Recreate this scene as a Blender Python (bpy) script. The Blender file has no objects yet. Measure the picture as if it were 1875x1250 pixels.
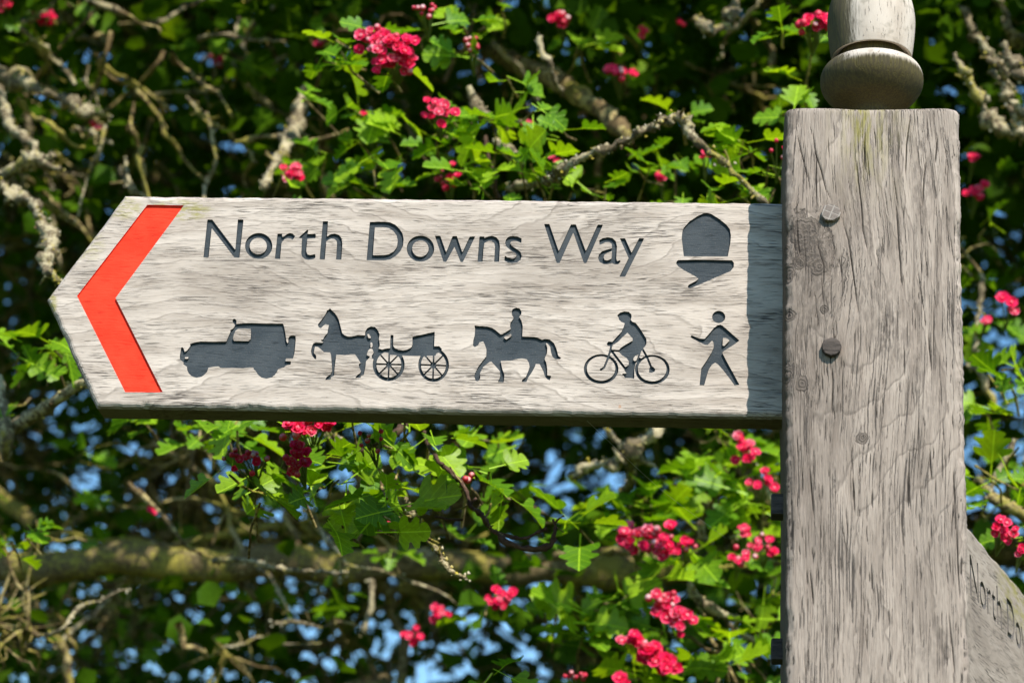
import bpy, math, random
import numpy as np
from mathutils import Vector, Matrix
from mathutils.geometry import delaunay_2d_cdt

S = bpy.context.scene
RAD = math.radians
random.seed(7)
rng = np.random.default_rng(11)

# ------------------------------------------------------------------ camera
CAM = np.array([-0.04008, -1.92248, -0.78448])
YAW, PITCH, ROLL, FPX = -0.10143, 0.36974, 0.05081, 4317.0
cy, sy, cp, sp = math.cos(YAW), math.sin(YAW), math.cos(PITCH), math.sin(PITCH)
FW = np.array([sy * cp, cy * cp, sp]); RT = np.array([cy, -sy, 0.0]); UP = np.cross(RT, FW)
cr, sr = math.cos(ROLL), math.sin(ROLL)
RT, UP = cr * RT + sr * UP, -sr * RT + cr * UP
cam_d = bpy.data.cameras.new('camera'); cam = bpy.data.objects.new('camera', cam_d)
S.collection.objects.link(cam); S.camera = cam
M = Matrix([list(RT) + [CAM[0]], list(UP) + [CAM[1]], list(-FW) + [CAM[2]], [0, 0, 0, 1]])
M = Matrix(((RT[0], UP[0], -FW[0], CAM[0]), (RT[1], UP[1], -FW[1], CAM[1]), (RT[2], UP[2], -FW[2], CAM[2]), (0, 0, 0, 1)))
cam.matrix_world = M
cam_d.sensor_width = 36; cam_d.sensor_fit = 'HORIZONTAL'
cam_d.lens = FPX / 1875 * 36
cam_d.clip_start = 0.05; cam_d.clip_end = 3000
cam_d.dof.use_dof = True
cam_d.dof.focus_distance = 2.08
cam_d.dof.aperture_fstop = 6.8

# ------------------------------------------------------------------ sky and sun
SUN_EL, SUN_AZ = RAD(45), RAD(28.5)          # azimuth measured from -Y towards +X
sdir = Vector((math.sin(SUN_AZ) * math.cos(SUN_EL), -math.cos(SUN_AZ) * math.cos(SUN_EL), math.sin(SUN_EL)))
W = bpy.data.worlds.new('World'); S.world = W; W.use_nodes = True
nt = W.node_tree
sky = nt.nodes.new('ShaderNodeTexSky'); sky.sky_type = 'NISHITA'; sky.sun_disc = False
sky.sun_elevation = SUN_EL; sky.sun_rotation = math.atan2(sdir.x, sdir.y)
sky.air_density = 1.15; sky.dust_density = 0.1; sky.ozone_density = 2.6
bg = nt.nodes['Background']; hs = nt.nodes.new('ShaderNodeHueSaturation'); hs.inputs['Saturation'].default_value = 1.2; hs.inputs['Hue'].default_value = 0.495; hs.inputs['Value'].default_value = 1.12
nt.links.new(sky.outputs[0], hs.inputs['Color']); nt.links.new(hs.outputs[0], bg.inputs[0]); bg.inputs[1].default_value = 0.13
sd = bpy.data.lights.new('sun', 'SUN'); sd.energy = 5.0; sd.angle = RAD(0.5); sd.color = (1, 0.955, 0.89)
so = bpy.data.objects.new('sun', sd); S.collection.objects.link(so)
so.rotation_euler = sdir.to_track_quat('Z', 'Y').to_euler(); so.location = (2, -4, 6)
S.view_settings.view_transform = 'Standard'; S.view_settings.look = 'None'
S.view_settings.gamma = 1; S.view_settings.use_curve_mapping = False
S.view_settings.exposure = 0.45

# ------------------------------------------------------------------ helpers
def ray(px, py):
    px = np.asarray(px, float); py = np.asarray(py, float)
    return FW + ((px - 937.5) / FPX)[..., None] * RT + ((625 - py) / FPX)[..., None] * UP
def at(px, py, y):
    """world point seen at photo pixel (px,py) standing at world depth y"""
    d = ray(px, py); t = (np.asarray(y) - CAM[1]) / d[..., 1]
    return CAM + d * t[..., None]
def srgb(r, g, b):
    return tuple(((c / 255 + 0.055) / 1.055) ** 2.4 if c > 10 else c / 255 / 12.92 for c in (r, g, b))

def link(o, parent=None):
    S.collection.objects.link(o)
    if parent is not None:
        o.parent = parent
        o.matrix_parent_inverse = parent.matrix_world.inverted()
    return o
def mesh_obj(name, V, F, mat, parent=None, smooth=False, uv=None, link_it=True):
    me = bpy.data.meshes.new(name)
    V = np.asarray(V, np.float32)
    if isinstance(F, np.ndarray):
        n, k = F.shape
        me.vertices.add(len(V)); me.vertices.foreach_set('co', V.ravel())
        me.loops.add(n * k); me.loops.foreach_set('vertex_index', F.astype(np.int32).ravel())
        me.polygons.add(n); me.polygons.foreach_set('loop_start', np.arange(0, n * k, k, dtype=np.int32))
        me.polygons.foreach_set('loop_total', np.full(n, k, np.int32))
        me.update(calc_edges=True)
    else:
        me.from_pydata([tuple(map(float, v)) for v in V], [], F)
    if uv is not None:
        l = me.uv_layers.new(name='UVMap')
        idx = np.zeros(len(me.loops), np.int32); me.loops.foreach_get('vertex_index', idx)
        l.data.foreach_set('uv', np.asarray(uv, np.float32)[idx].ravel())
    if smooth: me.polygons.foreach_set('use_smooth', np.ones(len(me.polygons), bool))
    me.validate()
    me.materials.append(mat)
    o = bpy.data.objects.new(name, me)
    if link_it: link(o, parent)
    return o
def empty(name, loc, label=None, cat=None, group=None):
    o = bpy.data.objects.new(name, None); S.collection.objects.link(o)
    o.location = Vector(loc); o.empty_display_size = 0.1
    bpy.context.view_layer.update()
    if label: o['label'] = label
    if cat: o['category'] = cat
    if group: o['group'] = group
    return o

# ------------------------------------------------------------------ node helper
class NB:
    def __init__(s, name):
        s.m = bpy.data.materials.new(name); s.m.use_nodes = True
        s.t = s.m.node_tree; s.t.nodes.clear()
        s.out = s.t.nodes.new('ShaderNodeOutputMaterial')
    def n(s, typ, **kw):
        x = s.t.nodes.new(typ)
        for k, v in kw.items(): setattr(x, k, v)
        return x
    def put(s, sock, v):
        if v is None: return
        if isinstance(v, bpy.types.NodeSocket): s.t.links.new(v, sock)
        else: sock.default_value = v
    def math(s, op, a, b=None, c=None, clamp=False):
        x = s.n('ShaderNodeMath', operation=op, use_clamp=clamp)
        s.put(x.inputs[0], a)
        if b is not None: s.put(x.inputs[1], b)
        if c is not None: s.put(x.inputs[2], c)
        return x.outputs[0]
    def xyz(s, x, y, z):
        c = s.n('ShaderNodeCombineXYZ'); s.put(c.inputs[0], x); s.put(c.inputs[1], y); s.put(c.inputs[2], z)
        return c.outputs[0]
    def noise(s, vec, scale=1.0, detail=2, rough=0.5, color=False):
        x = s.n('ShaderNodeTexNoise'); s.put(x.inputs['Vector'], vec)
        s.put(x.inputs['Scale'], scale); s.put(x.inputs['Detail'], detail); s.put(x.inputs['Roughness'], rough)
        return x.outputs[1 if color else 0]
    def step(s, v, a, b, lo=0.0, hi=1.0):
        x = s.n('ShaderNodeMapRange', interpolation_type='SMOOTHSTEP')
        s.put(x.inputs[0], v); s.put(x.inputs[1], a); s.put(x.inputs[2], b); s.put(x.inputs[3], lo); s.put(x.inputs[4], hi)
        return x.outputs[0]
    def mix(s, f, a, b, mode='MIX'):
        x = s.n('ShaderNodeMix', data_type='RGBA', blend_type=mode)
        s.put(x.inputs[0], f)
        for sock, v in ((x.inputs[6], a), (x.inputs[7], b)):
            if isinstance(v, tuple): v = (*v, 1)[:4]
            s.put(sock, v)
        return x.outputs[2]
    def bump(s, h, strength=1.0, dist=0.001, normal=None):
        x = s.n('ShaderNodeBump'); s.put(x.inputs['Height'], h); x.inputs['Strength'].default_value = strength
        x.inputs['Distance'].default_value = dist
        if normal is not None: s.put(x.inputs['Normal'], normal)
        return x.outputs[0]
    def principled(s, col, rough=0.8, normal=None, spec=0.3, **kw):
        p = s.n('ShaderNodeBsdfPrincipled')
        if isinstance(col, tuple): col = (*col, 1)[:4]
        s.put(p.inputs['Base Color'], col); s.put(p.inputs['Roughness'], rough)
        s.put(p.inputs['Specular IOR Level'], spec)
        if normal is not None: s.put(p.inputs['Normal'], normal)
        for k, v in kw.items(): s.put(p.inputs[k], v)
        return p.outputs[0]
    def done(s, sh):
        s.t.links.new(sh, s.out.inputs[0]); return s.m

# ------------------------------------------------------------------ weathered oak
def oak(name, along, light, grey, check=0.5, ringf=90, ring_amt=0.3, knots=(), algae=None, attr=False, warp=0.02, dark=1.0, spots=(), la=44, lc=1300, edge=None):
    b = NB(name)
    tc = b.n('ShaderNodeTexCoord'); sep = b.n('ShaderNodeSeparateXYZ'); b.put(sep.inputs[0], tc.outputs['Object'])
    X, Y, Z = sep.outputs
    A, C = (X, Z) if along == 'x' else (Z, X)
    D = Y
    # gentle wander of the grain
    w = b.noise(b.xyz(b.math('MULTIPLY', A, 3.2), b.math('MULTIPLY', C, 7.0), b.math('MULTIPLY', D, 7.0)), 1, 2)
    C2 = b.math('MULTIPLY_ADD', b.math('SUBTRACT', w, 0.5), warp, C)
    kmask = None; kring = None
    for (ka, kc, kr, kst) in knots:
        da = b.math('DIVIDE', b.math('SUBTRACT', A, ka), kst); dc = b.math('SUBTRACT', C, kc)
        wob = b.math('MULTIPLY_ADD', b.math('SUBTRACT', b.noise(b.xyz(A, C, D), 120, 3, .6), 0.5), kr * 1.5, 0)
        r = b.math('ADD', b.math('SQRT', b.math('ADD', b.math('MULTIPLY', da, da), b.math('MULTIPLY', dc, dc))), wob)
        q = b.math('DIVIDE', r, kr)
        q2 = b.math('MULTIPLY', q, q)
        push = b.math('DIVIDE', 1.0, b.math('ADD', b.math('MULTIPLY', q2, 1.0), 0.5))
        C2 = b.math('SUBTRACT', C2, b.math('MULTIPLY', dc, b.math('MULTIPLY', push, 0.9)))
        mk = b.step(q, 1.05, 0.85)
        rg = b.math('MULTIPLY', mk, b.math('MULTIPLY_ADD', b.math('SINE', b.math('MULTIPLY', q, 15.0)), 0.5, 0.5))
        rim = b.math('MULTIPLY', b.step(q, 0.82, 0.98), b.step(q, 1.16, 1.0))
        rg = b.math('MAXIMUM', b.math('MULTIPLY', rg, 0.75), b.math('MULTIPLY', rim, b.step(b.noise(b.xyz(A, C, D), 90, 1), .42, .6)))
        kmask = mk if kmask is None else b.math('MAXIMUM', kmask, mk)
        kring = rg if kring is None else b.math('MAXIMUM', kring, rg)
    # broad tone
    tone = b.noise(b.xyz(b.math('MULTIPLY', A, 12), b.math('MULTIPLY', C2, 95), b.math('MULTIPLY', D, 95)), 1, 4, .6)
    fleck = b.noise(b.xyz(b.math('MULTIPLY', A, 60), b.math('MULTIPLY', C2, 950), b.math('MULTIPLY', D, 950)), 1, 3, .7)
    blot = b.noise(b.xyz(b.math('MULTIPLY', A, 5), b.math('MULTIPLY', C2, 11), b.math('MULTIPLY', D, 11)), 1, 3)
    # growth rings (cathedral lines): level sets of a skewed field
    rn = b.noise(b.xyz(b.math('MULTIPLY', A, 3.0), b.math('MULTIPLY', C, 6.5), b.math('MULTIPLY', D, 4)), 1, 1)
    rn2 = b.noise(b.xyz(b.math('MULTIPLY', A, 40), b.math('MULTIPLY', C, 70), D), 1, 2)
    rf = b.math('ADD', b.math('MULTIPLY', b.math('SUBTRACT', rn, .5), 11.0), b.math('MULTIPLY', C2, ringf * .35))
    rf = b.math('ADD', rf, b.math('MULTIPLY', rn2, 0.7))
    fr = b.math('FRACT', rf)
    rline = b.math('MULTIPLY', b.step(fr, 0.0, 0.62, 0.0, 1.0), b.step(fr, 1.0, .93))
    rthin = b.math('MULTIPLY', b.math('MULTIPLY', b.step(fr, .86, .95), b.step(fr, 1.0, .96)), b.step(fleck, .35, .6, .25, 1.0))
    # short dark checks following the grain
    chn = b.noise(b.xyz(b.math('MULTIPLY', A, la), b.math('MULTIPLY', C2, lc), b.math('MULTIPLY', D, lc)), 1, 2, .55)
    dens = b.noise(b.xyz(b.math('MULTIPLY', A, 10), b.math('MULTIPLY', C2, 35), D), 1, 2)
    chv = b.math('ADD', chn, b.math('MULTIPLY', b.math('SUBTRACT', dens, .5), .42))
    chk = b.step(chv, 0.655 - .1 * check, 0.73 - .1 * check)
    chn2 = b.noise(b.xyz(b.math('MULTIPLY', A, la * .45), b.math('MULTIPLY', C2, lc * .6), b.math('MULTIPLY', D, lc * .6)), 1, 2, .5)
    chk2 = b.step(b.math('ADD', chn2, b.math('MULTIPLY', b.math('SUBTRACT', dens, .5), .45)), .70 - .06 * check, .76 - .06 * check)
    chn3 = b.noise(b.xyz(b.math('MULTIPLY', A, la * .28), b.math('MULTIPLY', C2, lc * .42), b.math('MULTIPLY', D, lc * .42)), 1, 1, .4)
    hair = b.step(b.math('ABSOLUTE', b.math('SUBTRACT', chn3, .5)), .020, .004)
    hair = b.math('MULTIPLY', hair, b.step(b.noise(b.xyz(b.math('MULTIPLY', A, la * .5), b.math('MULTIPLY', C2, 90), D), 1, 2), .50, .60))
    chk = b.math('MAXIMUM', b.math('MAXIMUM', chk, chk2), b.math('MULTIPLY', hair, .75))
    col = b.mix(b.step(tone, .36, .84), light, grey)
    col = b.mix(b.math('MULTIPLY', b.step(blot, .46, .68), .6), col, tuple(c * .72 for c in grey))
    col = b.mix(b.math('MULTIPLY', b.step(fleck, .5, .8), .55), col, tuple(min(1, c * 1.22) for c in light))
    col = b.mix(b.math('MULTIPLY', b.step(fleck, .50, .30), .45), col, tuple(c * .62 for c in grey))
    col = b.mix(b.math('MULTIPLY', rline, ring_amt * .4), col, tuple(c * .72 for c in grey))
    col = b.mix(b.math('MULTIPLY', rthin, ring_amt), col, tuple(c * .42 for c in grey))
    if kmask is not None:
        col = b.mix(b.math('MULTIPLY', kmask, .6), col, tuple(c * .55 for c in grey))
        col = b.mix(b.math('MULTIPLY', kring, .85), col, (.042, .034, .028))
        chk = b.math('MULTIPLY', chk, b.math('SUBTRACT', 1.0, kmask))
    ckc = (.055 * dark, .046 * dark, .040 * dark)
    col = b.mix(b.math('MULTIPLY', chk, .88), col, ckc)
    h = b.math('MULTIPLY', chk, -1.0)
    h = b.math('ADD', h, b.math('MULTIPLY', fleck, .55))
    h = b.math('ADD', h, b.math('MULTIPLY', rthin, -.25 * ring_amt))
    h = b.math('ADD', h, b.math('MULTIPLY', tone, .15))
    if kring is not None: h = b.math('ADD', h, b.math('MULTIPLY', kring, -.9))
    if attr:
        at_ = b.n('ShaderNodeAttribute', attribute_name='crack')
        col = b.mix(b.math('MULTIPLY', b.step(at_.outputs['Fac'], .15, .7), .9), col, (.022, .018, .015))
    if algae:
        # algae = list of (a0, a1, c0, halfwidth, amount): green film in streaks
        for (a0, a1, c0, hw, am) in algae:
            m1 = b.step(A, a0, a1)
            m2 = b.step(b.math('ABSOLUTE', b.math('SUBTRACT', C, c0)), hw, hw * .2)
            nn = b.noise(b.xyz(b.math('MULTIPLY', A, 30), b.math('MULTIPLY', C, 150), D), 1, 3, .65)
            mm = b.math('MULTIPLY', b.math('MULTIPLY', m1, m2), b.step(nn, .38, .66))
            col = b.mix(b.math('MULTIPLY', mm, am), col, (.26, .23, .045))
    for (sa, sc_, ra, rc, am, cc) in spots:
        da = b.math('DIVIDE', b.math('SUBTRACT', A, sa), ra); dc = b.math('DIVIDE', b.math('SUBTRACT', C, sc_), rc)
        dd = b.math('ADD', b.math('MULTIPLY', da, da), b.math('MULTIPLY', dc, dc))
        nn = b.noise(b.xyz(b.math('MULTIPLY', A, 90), b.math('MULTIPLY', C, 240), D), 1, 3, .7)
        col = b.mix(b.math('MULTIPLY', b.math('MULTIPLY', b.step(dd, 1.0, .2), b.step(nn, .4, .6)), am), col, cc)
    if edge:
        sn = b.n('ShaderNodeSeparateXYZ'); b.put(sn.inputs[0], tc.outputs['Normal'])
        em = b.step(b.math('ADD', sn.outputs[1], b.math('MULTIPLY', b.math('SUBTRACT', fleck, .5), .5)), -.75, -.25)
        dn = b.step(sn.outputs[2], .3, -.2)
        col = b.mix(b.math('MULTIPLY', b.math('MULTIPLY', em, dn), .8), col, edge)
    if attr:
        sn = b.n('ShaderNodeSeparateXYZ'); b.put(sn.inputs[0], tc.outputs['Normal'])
        col = b.mix(b.math('MULTIPLY', b.step(b.math('ADD', sn.outputs[0], b.math('MULTIPLY', b.math('SUBTRACT', fleck, .5), .4)), -.55, -.9), .8), col, (.075, .055, .032))  # left cheek darkened: painted-in shade together with algae and dirt
    nrm = b.bump(h, 0.8, 0.0008)
    return b.done(b.principled(col, .82, nrm, .22))

# photo pixel -> (x, z) on plane y
def plane_xz(px, py, y=0.0):
    p = at(px, py, y); return p[..., 0], p[..., 2]

PF = -0.062              # post front plane
PD = 0.152               # post depth
def kn(px, py, rpx, st):
    x, z = plane_xz(px, py, PF); return (float(z), float(x), rpx * 1.3 / 2190.0, st)
KN = [kn(1474, 425, 21, 1.5), kn(1482, 458, 20, 1.25), kn(1499, 488, 13, 1.2), kn(1462, 484, 8, 1.2), kn(1441, 498, 13, 1.1),
      kn(1438, 455, 7, 1.1), kn(1441, 685, 9, 1.4), kn(1468, 703, 9, 1.3), kn(1579, 803, 8, 1.2), kn(1509, 567, 6, 1.1), kn(1446, 577, 8, 1.3)]
def pz(px, py, rx, ry, am):
    x, z = plane_xz(px, py, PF); return (float(z), float(x), ry / 2190.0, rx / 2190.0, am, (.105, .085, .070))
zt = float(plane_xz(1594, 205, PF)[1]); zb = float(plane_xz(1594, 360, PF)[1]); xc = float(plane_xz(1584, 260, PF)[0])
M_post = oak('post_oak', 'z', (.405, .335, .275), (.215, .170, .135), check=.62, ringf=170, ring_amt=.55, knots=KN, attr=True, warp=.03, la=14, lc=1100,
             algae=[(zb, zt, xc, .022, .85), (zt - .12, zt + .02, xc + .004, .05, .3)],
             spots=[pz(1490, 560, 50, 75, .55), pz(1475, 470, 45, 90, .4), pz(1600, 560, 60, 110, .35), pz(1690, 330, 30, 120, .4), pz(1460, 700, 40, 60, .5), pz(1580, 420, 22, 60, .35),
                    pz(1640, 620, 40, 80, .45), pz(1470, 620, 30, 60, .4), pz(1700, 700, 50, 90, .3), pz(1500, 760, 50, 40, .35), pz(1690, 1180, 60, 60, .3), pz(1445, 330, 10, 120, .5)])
ax_, az_ = plane_xz(250, 370, 0); bx_, bz_ = plane_xz(370, 372, 0)
def sp(px, py, rx, ry, am, c):
    x, z = plane_xz(px, py, 0); return (float(x), float(z), rx / 2080.0, ry / 2080.0, am, c)
ALG = (.30, .27, .06)
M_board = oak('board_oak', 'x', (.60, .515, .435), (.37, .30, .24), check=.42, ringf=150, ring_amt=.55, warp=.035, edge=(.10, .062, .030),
   spots=[sp(330, 385, 75, 26, .75, ALG), sp(362, 367, 11, 5, 1.0, (.04, .035, .02)), sp(225, 380, 45, 30, .55, ALG), sp(160, 450, 40, 40, .4, ALG), sp(92, 560, 16, 40, .8, ALG), sp(1135, 745, 3, 7, .9, (.4, .16, .05))])
M_board2 = oak('side_board_oak', 'x', (.43, .36, .295), (.28, .225, .18), check=.4, ringf=130, ring_amt=.3, warp=.035,
               algae=[(.09, .16, .03, .045, .8)])
M_peg = oak('peg_oak', 'x', (.26, .22, .19), (.15, .12, .10), check=.7, ringf=160, ring_amt=.1)
M_pegd = oak('dark_peg_oak', 'x', (.12, .095, .08), (.055, .045, .038), check=.6, ringf=160, ring_amt=.1)

def finial_mat(name, shade_under):
    b = NB(name)
    tc = b.n('ShaderNodeTexCoord'); sep = b.n('ShaderNodeSeparateXYZ'); b.put(sep.inputs[0], tc.outputs['Object'])
    X, Y, Z = sep.outputs
    g = b.noise(b.xyz(b.math('MULTIPLY', X, 520), b.math('MULTIPLY', Y, 520), b.math('MULTIPLY', Z, 45)), 1, 3, .6)
    t = b.noise(b.xyz(b.math('MULTIPLY', X, 40), b.math('MULTIPLY', Y, 40), b.math('MULTIPLY', Z, 14)), 1, 3)
    col = b.mix(b.step(t, .35, .7), (.60, .52, .435), (.45, .375, .30))
    ck = b.step(g, .60, .70)
    col = b.mix(b.math('MULTIPLY', ck, .5), col, (.16, .135, .11))
    # green film: the damp left (away from the sun) side; under the collar it also paints in the shade
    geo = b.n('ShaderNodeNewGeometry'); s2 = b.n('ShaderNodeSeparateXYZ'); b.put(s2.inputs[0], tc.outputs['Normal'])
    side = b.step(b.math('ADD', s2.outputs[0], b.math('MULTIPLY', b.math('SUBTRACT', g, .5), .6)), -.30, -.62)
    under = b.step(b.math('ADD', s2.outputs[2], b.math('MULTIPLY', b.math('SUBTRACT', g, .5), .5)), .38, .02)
    a = b.math('MAXIMUM', b.math('MULTIPLY', side, .9), b.math('MULTIPLY', under, .95 if shade_under else 0.0))
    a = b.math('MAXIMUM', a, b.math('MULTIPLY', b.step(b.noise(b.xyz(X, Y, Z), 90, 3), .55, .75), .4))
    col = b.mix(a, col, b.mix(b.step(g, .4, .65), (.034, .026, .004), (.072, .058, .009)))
    h = b.math('ADD', b.math('MULTIPLY', ck, -1), b.math('MULTIPLY', g, .4))
    return b.done(b.principled(col, .8, b.bump(h, .8, .0008), .2))
M_finial = finial_mat('finial_oak', False); M_collar = finial_mat('mossy_shaded_collar_oak', True)

def paint(name, col, col2, wear, wearcol, rough=.7):
    b = NB(name)
    tc = b.n('ShaderNodeTexCoord'); sep = b.n('ShaderNodeSeparateXYZ'); b.put(sep.inputs[0], tc.outputs['Object'])
    X, Y, Z = sep.outputs
    n1 = b.noise(b.xyz(b.math('MULTIPLY', X, 70), b.math('MULTIPLY', Y, 70), b.math('MULTIPLY', Z, 600)), 1, 3, .6)
    n2 = b.noise(b.xyz(X, Y, Z), 900, 3, .7)
    n3 = b.noise(b.xyz(X, Y, Z), 45, 3)
    c = b.mix(b.step(n3, .3, .7), col, col2)
    c = b.mix(b.math('MULTIPLY', b.step(n2, .56, .70), wear), c, wearcol)
    c = b.mix(b.math('MULTIPLY', b.step(n1, .57, .68), .7), c, tuple(q * .5 for q in col))
    h = b.math('ADD', b.math('MULTIPLY', n1, -1.0), b.math('MULTIPLY', n2, .5))
    return b.done(b.principled(c, rough, b.bump(h, .7, .0006), .15))
M_dark = paint('slate_paint', (.036, .046, .053), (.058, .068, .074), .6, (.15, .135, .12))
M_red = paint('red_paint', (.78, .036, .012), (.86, .052, .020), .15, (.70, .14, .10))
M_worn = paint('worn_paint', (.10, .095, .09), (.20, .175, .15), .6, (.34, .29, .25))
M_cutwood = oak('cut_oak', 'x', (.36, .31, .27), (.22, .185, .16), check=.3, ringf=130, ring_amt=.2)

# ------------------------------------------------------------------ carved outlines (digitised on the board plane)
def P_(pts, o=(0, 0), s=1.0): return [(o[0] + x / s, o[1] + y / s) for x, y in pts]
def sd_poly(gx, gy, pts):
    p = np.array(pts); n = len(p); d = np.full(gx.shape, 1e9); ins = np.zeros(gx.shape, bool)
    for i in range(n):
        a = p[i]; e = p[(i + 1) % n] - a
        wx = gx - a[0]; wy = gy - a[1]
        t = np.clip((wx * e[0] + wy * e[1]) / (e @ e + 1e-12), 0, 1)
        d = np.minimum(d, (wx - t * e[0]) ** 2 + (wy - t * e[1]) ** 2)
        b_ = p[(i + 1) % n]
        c = ((a[1] > gy) != (b_[1] > gy))
        if e[1] != 0: ins ^= c & (gx < a[0] + (gy - a[1]) * e[0] / e[1])
    d = np.sqrt(d); return np.where(ins, -d, d)
def sd_line(gx, gy, pts, w):
    p = np.array(pts); d = np.full(gx.shape, 1e9)
    for i in range(len(p) - 1):
        a = p[i]; e = p[i + 1] - a
        wx = gx - a[0]; wy = gy - a[1]; t = np.clip((wx * e[0] + wy * e[1]) / (e @ e + 1e-12), 0, 1)
        d = np.minimum(d, np.hypot(wx - t * e[0], wy - t * e[1]))
    return d - w / 2
def sd_ell(gx, gy, c, rx, ry):
    k = np.hypot((gx - c[0]) / rx, (gy - c[1]) / ry); return (k - 1) * min(rx, ry)

def contours(fn, box, res=0.6, simp=0.09):
    x0, y0, x1, y1 = box
    xs = np.arange(x0 - 3, x1 + 3, res); ys = np.arange(y0 - 3, y1 + 3, res)
    gx, gy = np.meshgrid(xs, ys)
    f = fn(gx, gy)
    f = f + 1e-7
    sg = f < 0
    segs = {}
    c = sg[:-1, :-1].astype(int) + sg[:-1, 1:] * 2 + sg[1:, 1:] * 4 + sg[1:, :-1] * 8
    T = {1: [(3, 0)], 2: [(0, 1)], 3: [(3, 1)], 4: [(1, 2)], 5: [(3, 2), (1, 0)], 6: [(0, 2)], 7: [(3, 2)], 8: [(2, 3)],
         9: [(2, 0)], 10: [(0, 3), (2, 1)], 11: [(2, 1)], 12: [(1, 3)], 13: [(1, 0)], 14: [(0, 3)]}
    pt = {}
    def ek(i, j, e):
        if e == 0: k = (i, j, 0)
        elif e == 1: k = (i, j + 1, 1)
        elif e == 2: k = (i + 1, j, 0)
        else: k = (i, j, 1)
        if k not in pt:
            a, b = f[k[0], k[1]], (f[k[0], k[1] + 1] if k[2] == 0 else f[k[0] + 1, k[1]])
            t = a / (a - b); t = min(max(t, .02), .98)
            pt[k] = (xs[k[1]] + (t * res if k[2] == 0 else 0), ys[k[0]] + (t * res if k[2] == 1 else 0))
        return k
    for i, j in zip(*np.nonzero((c > 0) & (c < 15))):
        for a, b in T[int(c[i, j])]:
            segs[ek(i, j, a)] = ek(i, j, b)
    out = []
    while segs:
        k = next(iter(segs)); loop = [k]; nx = segs.pop(k)
        while nx in segs: loop.append(nx); nx = segs.pop(nx)
        p = np.array([pt[q] for q in loop])
        if len(p) < 8: continue
        # Douglas-Peucker
        def dp(a, b):
            if b <= a + 1: return []
            e = p[b % len(p)] - p[a]; L = np.hypot(*e)
            q = p[a + 1:b] - p[a]
            dd = np.abs(q[:, 0] * e[1] - q[:, 1] * e[0]) / L if L > 1e-9 else np.hypot(q[:, 0], q[:, 1])
            m = int(np.argmax(dd))
            if dd[m] < simp: return []
            return dp(a, a + 1 + m) + [a + 1 + m] + dp(a + 1 + m, b)
        h = len(p) // 2
        ix = [0] + dp(0, h) + [h] + dp(h, len(p))
        out.append(p[ix])
    return out

def shape(solid=(), holes=(), lines=(), ells=(), rings=(), late=()):
    pts = [q for s_ in solid for q in s_] + [q for l in lines for q in l[0]]
    for (c, rx, ry) in ells: pts += [(c[0] - rx, c[1] - ry), (c[0] + rx, c[1] + ry)]
    for (c, rx, ry, *_) in rings: pts += [(c[0] - rx, c[1] - ry), (c[0] + rx, c[1] + ry)]
    a = np.array(pts); box = (*a.min(0) - 3, *a.max(0) + 3)
    def fn(gx, gy):
        f = np.full(gx.shape, 1e9)
        for s_ in solid: f = np.minimum(f, sd_poly(gx, gy, s_))
        for h in holes: f = np.maximum(f, -sd_poly(gx, gy, h))
        for l, w in lines: f = np.minimum(f, sd_line(gx, gy, l, w))
        for (c, rx, ry) in ells: f = np.minimum(f, sd_ell(gx, gy, c, rx, ry))
        for (c, rx, ry, ci, rix, riy) in rings:
            f = np.minimum(f, np.maximum(sd_ell(gx, gy, c, rx, ry), -sd_ell(gx, gy, ci, rix, riy)))
        # soften digitised corners a touch
        g = f.copy()
        for _ in range(2):
            g[1:-1, 1:-1] = (g[1:-1, 1:-1] * 4 + g[:-2, 1:-1] + g[2:, 1:-1] + g[1:-1, :-2] + g[1:-1, 2:]) / 8
        return g
    return contours(fn, box)

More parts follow.
